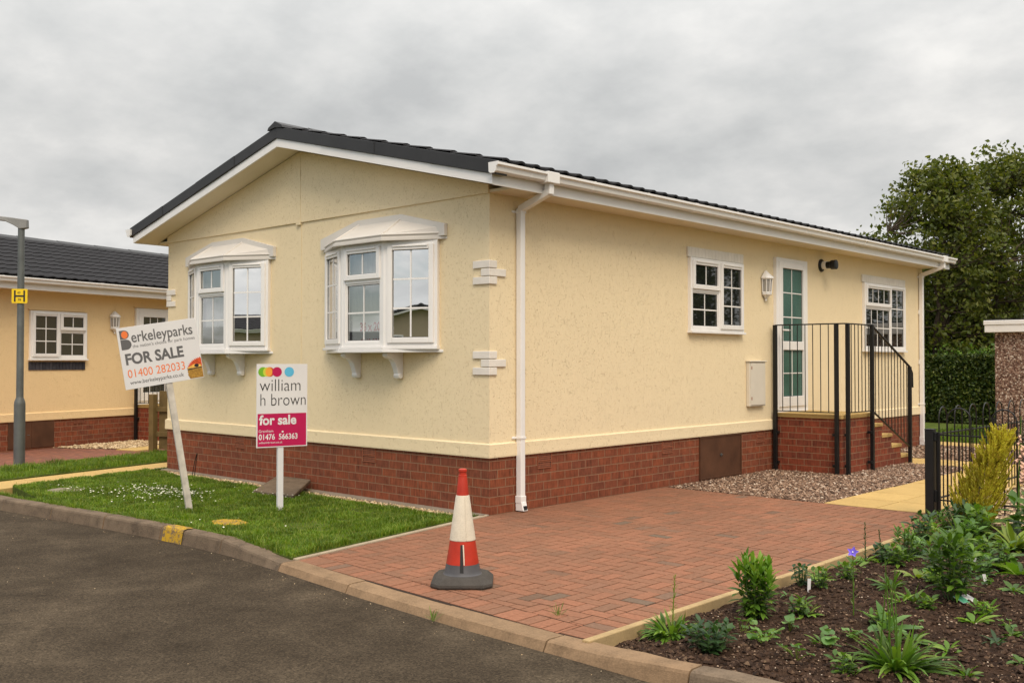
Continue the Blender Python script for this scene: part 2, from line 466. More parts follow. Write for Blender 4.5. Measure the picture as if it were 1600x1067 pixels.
M['lf_bright'] = leafmat('leaf_bright_green', (0.0810, 0.1781, 0.0149), (0.1485, 0.2790, 0.0234), (0.2295, 0.3444, 0.0372))
M['lf_dark'] = leafmat('leaf_dark_green', (0.0240, 0.0600, 0.0180), (0.0420, 0.0930, 0.0255), (0.0750, 0.1350, 0.0450))
M['lf_grey'] = leafmat('leaf_blue_green', (0.0720, 0.1500, 0.0360), (0.1200, 0.2400, 0.0540), (0.1800, 0.3120, 0.0780))
M['lf_yellow'] = leafmat('leaf_yellow_green', (0.13, 0.19, 0.02), (0.2, 0.27, 0.03), (0.27, 0.32, 0.06))
M['stem'] = plain('stem', (0.07, 0.12, 0.03), 0.7)
M['purple'] = plain('purple_petal', (0.19, 0.12, 0.62), 0.6, 0.1, 20)
M['peach'] = plain('peach_petal', (0.72, 0.43, 0.30), 0.6, 0.12, 20)
M['galv'] = plain('galvanised_steel', (0.12, 0.127, 0.122), 0.5, 0.18, 6, 0.5, 0.35)
M['lamp_grey'] = plain('cast_grey', (0.21, 0.205, 0.195), 0.5, 0.1)
M['yellow'] = plain('yellow_enamel', (0.80, 0.55, 0.01), 0.4, 0.05)


def wornpaint():
    t = NT('worn_yellow_paint'); v = t.coord('Object')
    n = t.math('ADD', t.math('MULTIPLY', t.noise(v, 22, 6, .7), .6), t.math('MULTIPLY', t.noise(v, 90, 3), .4))
    col = t.mix(t.ramp(n, [(0.44, 0.0), (0.52, 1.0)]), (0.15, 0.11, 0.07), (0.47, 0.28, 0.02))
    return t.set(col, 0.8, t.bump(n, 0.4, 0.004), 0.2)


M['yellow_worn'] = wornpaint()
M['sign_white'] = plain('sign_white', (0.69, 0.67, 0.665), 0.4, 0.03, 3)
M['ink'] = plain('black_ink', (0.02, 0.018, 0.018), 0.5, 0.05)
M['ink_grey'] = plain('grey_ink', (0.12, 0.115, 0.115), 0.5, 0.05)
M['orange'] = plain('orange_ink', (0.82, 0.19, 0.045), 0.5, 0.05)
M['magenta'] = plain('magenta_ink', (0.46, 0.004, 0.075), 0.45, 0.05)
M['lime'] = plain('green_ink', (0.16, 0.42, 0.02), 0.5, 0.04)
M['yellowgreen'] = plain('yellow_green_ink', (0.55, 0.58, 0.05), 0.5, 0.04)
M['amber'] = plain('amber_ink', (0.80, 0.33, 0.04), 0.5, 0.04)
M['redorange'] = plain('red_orange_ink', (0.55, 0.09, 0.03), 0.5, 0.04)
M['skyblue'] = plain('blue_ink', (0.10, 0.44, 0.66), 0.5, 0.04)
M['sunset_red'] = plain('sunset_red', (0.60, 0.08, 0.02), 0.5, 0.3, 40)
M['sunset_yellow'] = plain('sunset_yellow', (0.75, 0.42, 0.08), 0.5, 0.2, 40)
M['wheat'] = plain('wheat', (0.36, 0.19, 0.03), 0.5, 0.4, 60)
M['post_wood'] = plain('weathered_white_post', (0.55, 0.50, 0.43), 0.8, 0.25, 9, 0.2, bump=0.5, bscale=50)
M['fence_wood'] = plain('treated_timber', (0.17, 0.115, 0.045), 0.8, 0.25, 6, 0.2, bump=0.4)
M['notice_red'] = plain('red_ink', (0.42, 0.012, 0.012), 0.5)
M['cone_red'] = plain('cone_red', (0.42, 0.028, 0.010), 0.45, 0.15, 12)
M['cone_white'] = concrete('cone_sleeve', (0.66, 0.58, 0.46), 0.16, 9)
M['cone_grey'] = concrete('cone_rubber', (0.068, 0.060, 0.052), 0.35, 14)
M['cone_dark'] = plain('cone_skirt', (0.075, 0.072, 0.076), 0.6, 0.15)


def pebbledash():
    t = NT('pebble_dash'); v = t.coord('UV')
    c = t.vor(v, 42, 'F1', 'Color'); s = t.n('ShaderNodeSeparateColor'); t.l(c, s.inputs[0])
    col = t.ramp(s.outputs[0], [(0.0, (0.06, 0.035, 0.025)), (0.4, (0.18, 0.10, 0.075)), (0.75, (0.30, 0.2, 0.15)), (1.0, (0.6, 0.5, 0.42))])
    return t.set(col, 0.8, t.bump(t.math('MULTIPLY', t.vor(v, 42), -1), 0.9, 0.015), 0.2)


M['pebbledash'] = pebbledash()
M['soldier'] = islandmat('blue_grey_brick', [(0.0, (0.035, 0.034, 0.042)), (1.0, (0.06, 0.056, 0.065))], 0.7, 0.3)


def text(s, F, u, w, height, mat, name, parent, d=0.0, width=None, bold=0.0, depth=0.0015, align='L'):
    """lettering as a thin mesh on frame F, its left edge at u, its base line at w, its cap height = height"""
    cu = bpy.data.curves.new(name, 'FONT'); cu.body = s; cu.size = 1; cu.offset = bold; cu.extrude = 0.0; cu.resolution_u = 4
    ob = bpy.data.objects.new(name, cu); COL.objects.link(ob)
    me = bpy.data.meshes.new_from_object(ob.evaluated_get(bpy.context.evaluated_depsgraph_get()))
    bpy.data.objects.remove(ob); bpy.data.curves.remove(cu)
    xs = [v.co.x for v in me.vertices]; x0, x1 = min(xs), max(xs)
    k = height / 0.69; kx = k if width is None else width / (x1 - x0)
    for v in me.vertices:
        v.co = F.p(u + (v.co.x - x0) * kx, w + v.co.y * k, d)
    me.name = name; me.materials.clear(); me.materials.append(mat); me.update()
    o = bpy.data.objects.new(name, me); COL.objects.link(o); o.parent = parent
    return o


# ================================================================== SETTING
def ramp_poly(pts, x):
    for (x0, y0), (x1, y1) in zip(pts, pts[1:]):
        if x0 <= x <= x1: return y0 + (y1 - y0) * (x - x0) / (x1 - x0)
    return pts[0][1] if x < pts[0][0] else pts[-1][1]


KF = [(-60, -2.9), (-9, -3.1), (-4.16, -2.87), (-2.6, -2.70), (-1.16, -2.6), (-0.48, -2.59), (0.39, -2.66), (1.58, -2.79), (2.42, -2.86), (3.4, -2.90), (3.9, -2.93), (4.6, -2.96), (8, -3.0), (60, -3.2)]
KZ = [(-60, .06), (-0.5, .06), (0.45, 0.0), (3.45, 0.0), (4.3, .06), (60, .06)]
def kerb_y(x): return ramp_poly(KF, x)
def kerb_z(x): return ramp_poly(KZ, x)


ROAD_Z = -0.055
mb = MB(); mb.add([(-400, -400, -0.16), (400, -400, -0.16), (400, 400, -0.16), (-400, 400, -0.16)], [(0, 1, 2, 3)])
struct(mb, 'ground', M['field'])
mb = MB(); mb.add([(-60, -11.5, ROAD_Z), (60, -11.5, ROAD_Z), (60, -2.6, ROAD_Z), (-60, -2.6, ROAD_Z)], [(0, 1, 2, 3)])
mb.add([(-60, -11.5, ROAD_Z), (60, -11.5, ROAD_Z), (60, -11.5, -0.17), (-60, -11.5, -0.17)], [(0, 1, 2, 3)])
struct(mb, 'road', M['asphalt'])
mb = MB(); mb.slab([(-60, -60), (60, -60), (60, -11.5), (-60, -11.5)], -0.15, 0.0)
struct(mb, 'far_verge', M['field'])


def kerb_profile(x, h, w, grow=0.0):
    y = kerb_y(x); g = grow
    r = 0.022
    return [(x, y - 0.004 - g, -0.2), (x, y - g, ROAD_Z), (x, y + 0.018 - g, h - r), (x, y + 0.026 - g * .7, h - r * .35 + g * .7), (x, y + 0.046, h + g), (x, y + w, h + g), (x, y + w, -0.2)]


mb = MB(); xs = [-16.0]
while xs[-1] < 16: xs.append(xs[-1] + 0.915)
shift = 0.435 - min(xs, key=lambda q: abs(q - 0.435)); xs = [q + shift for q in xs]
rk = random.Random(3)
for x0, x1 in zip(xs, xs[1:]):
    dz = rk.uniform(-.003, .003); dy = rk.uniform(-.004, .004); n = 5
    secs = []
    for i in range(n + 1):
        x = x0 + 0.005 + (x1 - x0 - 0.01) * i / n
        drop = kerb_z(x) < .03
        secs.append([Vector((a, b + dy, c + dz + (rk.uniform(-.002, .002) if c > ROAD_Z else 0))) for a, b, c in kerb_profile(x, kerb_z(x), 0.17 if drop else 0.135)])
    b = len(mb.v); k = len(secs[0])
    for s_ in secs: mb.v += [tuple(q) for q in s_]
    for i in range(n):
        for j in range(k - 1):
            mb.f.append([b + i * k + j, b + (i + 1) * k + j, b + (i + 1) * k + j + 1, b + i * k + j + 1]); mb.m.append(1 if x1 < .5 or x0 > 3.9 else 0)
    mb.f.append([b + j for j in range(k)]); mb.m.append(0); mb.f.append([b + n * k + j for j in range(k)][::-1]); mb.m.append(0)
struct(mb, 'kerb', [M['kerb'], M['kerb_old']], recalc=True)
mb = MB(); secs = [kerb_profile(x, kerb_z(x) + .003, 0.11, 0.006)[1:6] for x in (-1.345, -1.25, -1.15, -1.05)]
for s_ in secs: mb.v += s_
for i in range(3):
    for j in range(4): mb.f.append([i * 5 + j, (i + 1) * 5 + j, (i + 1) * 5 + j + 1, i * 5 + j + 1]); mb.m.append(0)
struct(mb, 'kerb_paint_mark', M['yellow_worn'])

# ---- block paved drive: 200 x 100 blocks in herringbone with soldier courses along two sides
XL = lambda y: 0.46 - (y + 2.62) * 0.46 / 2.6 if y < -0.02 else 0.0
DX1, DY0, DY1 = 3.335, -2.70, 2.95
FA, FB = -0.079, -2.468                      # front edge of the paving, along the back of the kerb: y = FA*x + FB


def clip(poly, a, b, c):
    """keep a*x+b*y>=c"""
    out = []
    for i, p in enumerate(poly):
        q = poly[(i + 1) % len(poly)]; dp = a * p[0] + b * p[1] - c; dq = a * q[0] + b * q[1] - c
        if dp >= 0: out.append(p)
        if (dp >= 0) != (dq >= 0):
            t = dp / (dp - dq); out.append((p[0] + (q[0] - p[0]) * t, p[1] + (q[1] - p[1]) * t))
    return out


def area(p): return 0.5 * sum(a[0] * b[1] - b[0] * a[1] for a, b in zip(p, p[1:] + p[:1]))


def inset(poly, d):
    n = len(poly); out = []
    for i in range(n):
        p0, p1, p2 = (Vector(poly[(i + k) % n]) for k in (-1, 0, 1))
        e1 = p1 - p0; e2 = p2 - p1
        if e1.length < 1e-5 or e2.length < 1e-5: out.append(tuple(p1)); continue
        n1 = Vector((-e1.y, e1.x)).normalized(); n2 = Vector((-e2.y, e2.x)).normalized()
        k = 1 + n1.dot(n2)
        if k < 0.2: out.append(tuple(p1 + n1 * d)); continue
        out.append(tuple(p1 + (n1 + n2) * (d / k)))
    return out


rb = random.Random(11)
pv = MB()


def block(poly):
    if len(poly) < 3: return
    q = [poly[0]]
    for p in poly[1:]:
        if (Vector(p) - Vector(q[-1])).length > 2e-3: q.append(p)
    if (Vector(q[0]) - Vector(q[-1])).length <= 2e-3: q.pop()
    if len(q) < 3: return
    if area(q) < 0: q = q[::-1]
    if area(q) < 6e-4: return
    o = inset(q, 0.0046); t = inset(q, 0.0066)
    z = rb.uniform(-0.0007, 0.0012); tx, ty = rb.uniform(-.006, .006), rb.uniform(-.006, .006); c = q[0]
    zz = lambda p, dz: z + dz + (p[0] - c[0]) * tx + (p[1] - c[1]) * ty
    n = len(q); b = len(pv.v)
    pv.v += [(p[0], p[1], -0.012) for p in o] + [(p[0], p[1], zz(p, -0.0014)) for p in o] + [(p[0], p[1], zz(p, 0)) for p in t]
    for i in range(n):
        j = (i + 1) % n
        pv.f.append([b + i, b + j, b + n + j, b + n + i]); pv.f.append([b + n + i, b + n + j, b + 2 * n + j, b + 2 * n + i]); pv.m += [0, 0]
    pv.f.append([b + 2 * n + i for i in range(n)]); pv.m.append(0)


def clip_main(p):
    p = clip(p, -1, 0, -(DX1 - 0.205)); p = clip(p, -FA, 1, FB + 0.205) if p else p
    p = clip(p, 0, -1, -DY1) if p else p; p = clip(p, 1, 0, 0.002) if p else p
    return clip(p, 1, 0.46 / 2.6, 0.46 - 2.62 * 0.46 / 2.6 + 0.002) if p else p


for i in range(-30, 50):
    for j in range(-40, 50):
        x, y = 0.1 * i, 0.1 * j
        k = (i - j) % 4
        if k == 0: p = [(x, y), (x + .2, y), (x + .2, y + .1), (x, y + .1)]
        elif k == 2 + 1: p = [(x, y), (x + .1, y), (x + .1, y + .2), (x, y + .2)]
        else: continue
        p = [(a + .03, b + .02) for a, b in p]
        block(clip_main(p))
yy = DY0
while yy < DY1:                                       # soldier course along the flower bed
    p = [(DX1 - .203, yy), (DX1, yy), (DX1, yy + .1), (DX1 - .203, yy + .1)]
    block(clip(clip(p, 0, -1, -DY1), -FA, 1, FB)); yy += .1
xx = 0.3
while xx < DX1 - .204:                                # soldier course along the road kerb
    x1_ = min(xx + .1, DX1 - .204); p = [(xx, FA * xx + FB), (x1_, FA * x1_ + FB), (x1_, FA * x1_ + FB + .203), (xx, FA * xx + FB + .203)]
    block(clip(p, 1, 0.46 / 2.6, 0.46 - 2.62 * 0.46 / 2.6 + 0.002)); xx += .1
struct(pv, 'driveway', M['block'])
mb = MB(); mb.slab([(0.46, -2.53), (DX1, -2.76), (DX1, DY1), (0, DY1), (0, 0)], -0.15, -0.0042)
struct(mb, 'driveway_bed', M['sand'])
# edging between lawn and drive, and along the bed
mb = MB()
for a, b in (((0.445, -2.505), (0.30, -1.69)), ((0.299, -1.684), (0.139, -0.784)), ((0.138, -0.778), (0.005, -0.03))):
    d = (Vector(b) - Vector(a)).normalized(); nn = Vector((-d.y, d.x)) * 0.045
    a, b = Vector(a), Vector(b); mb.slab([tuple(a), tuple(b), tuple(b + nn), tuple(a + nn)], -0.1, 0.012)
struct(mb, 'lawn_edging', M['edging'], bevel=0.006)
mb = MB(); y = -2.765
while y < 2.6:
    e = min(y + 0.912, 2.66); mb.box(DX1 + .003, DX1 + 0.053, y, e, -0.15, 0.016 + rb.uniform(-.002, .002)); y += 0.915
struct(mb, 'bed_edging', M['timber_edge'], bevel=0.006)

# ---- lawn
NV = Vector((-.25710, .96638, 0)); NN = Vector((.96638, .25710, 0)); N0 = Vector((-10.45, -.55, 0))
def npt(n, s, z=0): q = N0 + NN * n + NV * s; return (q.x, q.y, z)
LZ = 0.02
lawn_poly = [(0.41, -2.53), (-0.04, -0.10), (-0.05, -0.36), (-5.95, -0.36), npt(4.33, -.2)[:2], npt(4.33, -2.9)[:2], (-3.2, -2.66), (-1.1, -2.47), (-0.4, -2.46)]
mb = MB(); mb.slab(lawn_poly, -0.15, LZ)
struct(mb, 'lawn', M['turf'], recalc=True)
strip_poly = [npt(2.55, -4.5)[:2], npt(3.66, -4.0)[:2], npt(3.66, 9)[:2], npt(2.42, 9)[:2]]
mb = MB(); mb.slab(strip_poly, -0.15, LZ); struct(mb, 'grass_strip', M['turf'], recalc=True)


def inside(poly, x, y):
    c = False; j = len(poly) - 1
    for i in range(len(poly)):
        xi, yi = poly[i]; xj, yj = poly[j]
        if (yi > y) != (yj > y) and x < (xj - xi) * (y - yi) / (yj - yi) + xi: c = not c
        j = i
    return c


from mathutils import noise as mnoise
def blades(poly, count, name, label, seed, hmin=.018, hmax=.055, z=LZ):
    r = random.Random(seed); mb = MB()
    xs = [p[0] for p in poly]; ys = [p[1] for p in poly]; k = 0
    while k < count:
        x, y = r.uniform(min(xs), max(xs)), r.uniform(min(ys), max(ys))
        if not inside(poly, x, y): continue
        k += 1
        q = mnoise.noise(Vector((x * 2.1, y * 2.1, 0))) * .5 + mnoise.noise(Vector((x * 7, y * 7, 3))) * .5
        if q < -.22 and r.random() < .6: continue
        h = hmin + (hmax - hmin) * max(0, min(1, .42 + q * 1.3)) * r.uniform(.5, 1.4)
        if r.random() < .012: h *= 1.9
        a = r.uniform(0, 6.283); w = r.uniform(.0022, .0042); lean = h * r.uniform(.15, .9); b = a + r.uniform(.8, 2.3)
        dx, dy = math.cos(a) * w, math.sin(a) * w; lx, ly = math.cos(b) * lean, math.sin(b) * lean
        n = len(mb.v)
        mb.v += [(x - dx, y - dy, z - .005), (x + dx, y + dy, z - .005), (x + dx * .8 + lx * .35, y + dy * .8 + ly * .35, z + h * .6), (x - dx * .8 + lx * .35, y - dy * .8 + ly * .35, z + h * .6), (x + lx, y + ly, z + h)]
        mb.f += [[n, n + 1, n + 2, n + 3], [n + 3, n + 2, n + 4]]; mb.m += [0, 0]
    o = mb.build(name, M['grass'], uv=False); return tag(o, label, 'grass', kind='stuff')


blades(lawn_poly, 85000, 'lawn_grass', 'short green mown grass of the lawn in front of the cream home', 5, .014, .045)
near_strip = [npt(2.55, -4.5)[:2], npt(3.64, -4.0)[:2], npt(3.64, 3)[:2], npt(2.5, 3)[:2]]
blades(near_strip, 26000, 'strip_grass', 'narrow strip of green grass beyond the yellow footpath', 6, .03, .09)
edge_tuft = [(0.40, -2.52), (-0.02, -0.2), (-0.10, -0.2), (0.32, -2.52)]
blades(edge_tuft, 2600, 'edge_grass', 'longer grass overhanging the lawn edging by the driveway', 8, .03, .07)
kerb_tuft = [(-5.2, -2.83), (-3.2, -2.66), (-1.1, -2.46), (0.3, -2.50), (0.3, -2.42), (-1.1, -2.36), (-3.2, -2.54), (-5.2, -2.7)]
blades(kerb_tuft, 4500, 'kerb_grass', 'longer grass hanging over the back of the kerb', 9, .03, .085)

# daisies in drifts
r = random.Random(21); mb = MB()
for cx, cy, sx, sy, n in ((-3.75, -1.42, .62, .30, 210), (-3.2, -1.45, .55, .3, 110), (-4.55, -1.95, .5, .12, 45), (-2.6, -0.75, .5, .14, 30), (-3.3, -1.9, .7, .2, 30), (-1.2, -2.1, .5, .3, 5)):
    for _ in range(n):
        x, y = r.gauss(cx, sx * .6), r.gauss(cy, sy * .6)
        if not inside(lawn_poly, x, y): continue
        z = LZ + r.uniform(.03, .06); rad = r.uniform(.006, .011); a, b = r.uniform(-.5, .5), r.uniform(-.5, .5)
        mb.add([(x, y, z - .003)] + [(x + rad * math.cos(t), y + rad * math.sin(t), z + a * rad * math.cos(t) + b * rad * math.sin(t)) for t in (0, 1.05, 2.1, 3.14, 4.19, 5.24)], [(0, i + 1, (i + 1) % 6 + 1) for i in range(6)])
tag(mb.build('daisies', M['daisy'], uv=False), 'drifts of tiny white daisies flowering in the lawn', 'daisies', kind='stuff')

# ---- footing, gravel strips, paths
mb = MB(); mb.box(-6.22, 0.0, -0.13, 0.0, -0.15, 0.012); mb.box(-6.22, -6.1, 0.0, 10.97, -0.15, 0.012)
struct(mb, 'concrete_footing', M['concrete'], bevel=.008)
gravel_regions = [
    ('gravel', [(0.01, 2.97), (1.95, 2.97), (1.95, 7.62), (0.01, 7.62)], 13500, M['gravel'], 'brown and pink gravel beside the brick steps and the cream wall', (.009, .021)),
    ('gravel', [(0.01, 8.44), (7.5, 8.44), (7.5, 11.1), (0.01, 11.1)], 9000, M['gravel'], 'brown gravel beyond the far yellow path', (.012, .026)),
    ('gravel', [(3.02, 2.72), (7.5, 2.72), (7.5, 7.6), (3.02, 7.6)], 9000, M['gravel_tan'], 'pale gravel behind the black bow top railings', (.011, .024)),
    ('gravel', [(-5.95, -0.36), (-0.05, -0.36), (-0.05, -0.13), (-5.95, -0.13)], 4500, M['gravel_tan'], 'narrow strip of pale gravel along the front brick base', (.008, .018)),
    ('gravel', [npt(0.02, .95)[:2], npt(1.25, 1.35)[:2], npt(1.25, 4)[:2], npt(0.02, 4)[:2]], 5000, M['gravel_tan'], 'tan gravel beside the steps of the peach home', (.014, .028))]
for name, poly, n, mt, lab, (s0, s1) in gravel_regions:
    r = random.Random(len(lab)); mb = MB(); mb.slab(poly, -0.15, -0.012); struct(mb, 'gravel_bed', M['gravel_bed'], recalc=True)
    mb = MB(); xs = [p[0] for p in poly]; ys = [p[1] for p in poly]; k = 0
    while k < n:
        x, y = r.uniform(min(xs), max(xs)), r.uniform(min(ys), max(ys))
        k += 1
        if not inside(poly, x, y): continue
        s = r.uniform(s0, s1); a = r.uniform(0, 6.283); sx, sy, sz = s * r.uniform(.7, 1.3), s * r.uniform(.6, 1), s * r.uniform(.4, .8)
        z = -0.012 + sz * .4 + r.uniform(0, .014); ca, sa = math.cos(a), math.sin(a)
        P = []
        for vx, vy, vz in ((1, .2, 0), (.3, 1, .1), (-.6, .8, -.1), (-1, -.2, .05), (-.3, -1, 0), (.7, -.7, -.05), (.1, .1, 1), (0, 0, -1)):
            j = r.uniform(.75, 1.2); vx, vy, vz = vx * sx * j, vy * sy * j, vz * sz
            P.append((x + vx * ca - vy * sa, y + vx * sa + vy * ca, z + vz))
        mb.add(P, [(i, (i + 1) % 6, 6) for i in range(6)] + [((i + 1) % 6, i, 7) for i in range(6)])
    tag(mb.build(name, mt, uv=False), lab, 'gravel', kind='stuff')


def paving(name, polys):
    mb = MB(); r = random.Random(5)
    for p in polys:
        q = inset(p if area(p) > 0 else p[::-1], .0065); mb.slab(q, -0.12, r.uniform(.000, .005))
    return struct(mb, name, M['yslab'], bevel=.005)


pl = []
y = 2.96
while y < 7.6:                                       # path A: two slabs wide along the railings
    e = min(y + .6, 7.62); pl.append([(1.95, y), (2.5, y), (2.5, e), (1.95, e)]); pl.append([(2.5, y), (3.02, y), (3.02, e), (2.5, e)]); y += .6
x = 0.3
while x < 7.5:                                       # path B: past the foot of the steps
    for a, b in ((7.62, 8.03), (8.03, 8.44)): pl.append([(x, a), (x + .6, a), (x + .6, b), (x, b)])
    x += .6
x = -1.5
while x < 7:
    pl.append([(x, 11.1), (x + .6, 11.1), (x + .6, 11.9), (x, 11.9)]); x += .6
paving('garden_path', pl)
pl = []; s = -3.2
while s < 12:
    pl.append([npt(3.67, s)[:2], npt(4.32, s)[:2], npt(4.32, s + .9)[:2], npt(3.67, s + .9)[:2]]); s += .9
paving('footpath', pl)
paving('neighbour_path', [[npt(1.26, s + .1 * 0)[:2], npt(1.75, s)[:2], npt(1.75, s + .6)[:2], npt(1.26, s + .6)[:2]] for s in (1.2, 1.8, 2.4, 3.0, 3.6)])
mb = MB(); mb.slab([npt(-2, -5)[:2], npt(2.5, -5)[:2], npt(2.4, 9)[:2], npt(-2, 9)[:2]], -0.15, -0.014)
M['drive_far'] = brick('neighbour_paving', (0.27, 0.105, 0.065), (0.2, 0.085, 0.06), (0.14, 0.075, 0.05))
struct(mb, 'neighbour_driveway', M['drive_far'])
mb = MB(); mb.slab([(-4, 11.9), (7, 11.9), (7, 17.5), (-4, 17.5)], -0.15, 0.0); struct(mb, 'back_lawn', M['turf'])
blades([(-1.2, 11.92), (0.7, 11.92), (0.7, 15), (-1.2, 17)], 16000, 'back_grass', 'green grass between the far path and the hedge', 12, .03, .07, 0)

# ---- soil bed
mb = MB(); nx, ny = 96, 132; x0, x1, y0, y1 = DX1 + .05, 7.2, -2.80, 2.72
def soil_z(x, y):
    e = min(1, (x - x0) / .25) * 1.0
    z = -0.045 + .035 * e + .022 * mnoise.noise(Vector((x * 2.2, y * 2.2, 0))) + .02 * mnoise.noise(Vector((x * 7, y * 7, 4))) + .014 * mnoise.noise(Vector((x * 18, y * 18, 8)))
    return z
for j in range(ny + 1):
    for i in range(nx + 1):
        x = x0 + (x1 - x0) * i / nx; y = y0 + (y1 - y0) * j / ny; mb.v.append((x, y, soil_z(x, y)))
for j in range(ny):
    for i in range(nx):
        a = j * (nx + 1) + i; mb.f.append([a, a + 1, a + nx + 2, a + nx + 1]); mb.m.append(0)
struct(mb, 'flower_bed', M['soil'], smooth=True, angle=180)


def lumps(n, s0, s1, mt, name, label, seed, sink=.3, power=2.2):
    r = random.Random(seed); mb = MB()
    for _ in range(n):
        x, y = r.uniform(x0 + .02, 6.2), y0 + .06 + (y1 - y0 - .08) * r.random() ** 1.4
        s = s0 + (s1 - s0) * r.random() ** power; z = soil_z(x, y) + s * (0.5 - sink); a = r.uniform(0, 6.283); ca, sa = math.cos(a), math.sin(a)
        P = []
        for vx, vy, vz in ((1, .1, 0), (.4, .9, .1), (-.5, .85, -.1), (-1, 0, .1), (-.5, -.9, 0), (.5, -.85, 0), (.45, .2, .75), (-.35, .35, .85), (-.1, -.5, .7), (0, 0, -.8)):
            jx = r.uniform(.7, 1.25); vx, vy, vz = vx * s * jx, vy * s * jx * .8, vz * s * r.uniform(.6, 1.1) * .8
            P.append((x + vx * ca - vy * sa, y + vx * sa + vy * ca, z + vz))
        mb.add(P, [(0, 1, 6), (1, 7, 6), (1, 2, 7), (2, 3, 7), (3, 8, 7), (3, 4, 8), (4, 5, 8), (5, 6, 8), (5, 0, 6), (6, 7, 8)] + [((i + 1) % 6, i, 9) for i in range(6)])
    tag(mb.build(name, mt, uv=False, smooth=(mt is M['clod'])), label, 'soil', kind='stuff')


lumps(30000, .003, .021, M['clod'], 'soil_clods', 'dark crumbly soil clods of the planted bed', 31)
lumps(7500, .002, .009, M['pebble'], 'bed_pebbles', 'small pale pebbles scattered on the dark soil', 32, .15, 2.5)

# ================================================================== PARK HOMES
SIDE = Fr((0, 0, 0), (0, 1, 0), (1, 0, 0)); FRONT = Fr((0, 0, 0), (1, 0, 0), (0, -1, 0))


def tiles(mb, xr, zr, xe, ze, y0, y1, course=0.36, pitch=0.215, amp=0.016, step=0.016, th=0.02, samples=8):
    """one roof slope of profiled tiles from the ridge line (xr,zr) to the eave (xe,ze)"""
    L = math.hypot(xe - xr, ze - zr); dx, dz = (xe - xr) / L, (ze - zr) / L; nx_, nz_ = (-dz, dx) if dx > 0 else (dz, -dx)
    nx_, nz_ = (abs(dz) if dx > 0 else -abs(dz)), abs(dx)
    nc = max(1, round(L / course)); c = L / nc; nw = int((y1 - y0) / pitch * samples)
    for i in range(nc):
        b = len(mb.v)
        for row, (t, lift) in enumerate(((i * c - .004, 0.0), (i * c + c, step), (i * c + c, step - th))):
            for k in range(nw + 1):
                y = y0 + (y1 - y0) * k / nw; ph = (y - y0) / pitch * 2 * math.pi
                w = amp * (max(-.25, math.sin(ph)) ** 1 if True else 0)
                h = lift + w
                mb.v.append((xr + dx * t + nx_ * h, y, zr + dz * t + nz_ * h))
        for row in range(2):
            for k in range(nw):
                a = b + row * (nw + 1) + k; f = [a, a + 1, a + nw + 2, a + nw + 1]
                mb.f.append(f if dx < 0 else f[::-1]); mb.m.append(0)


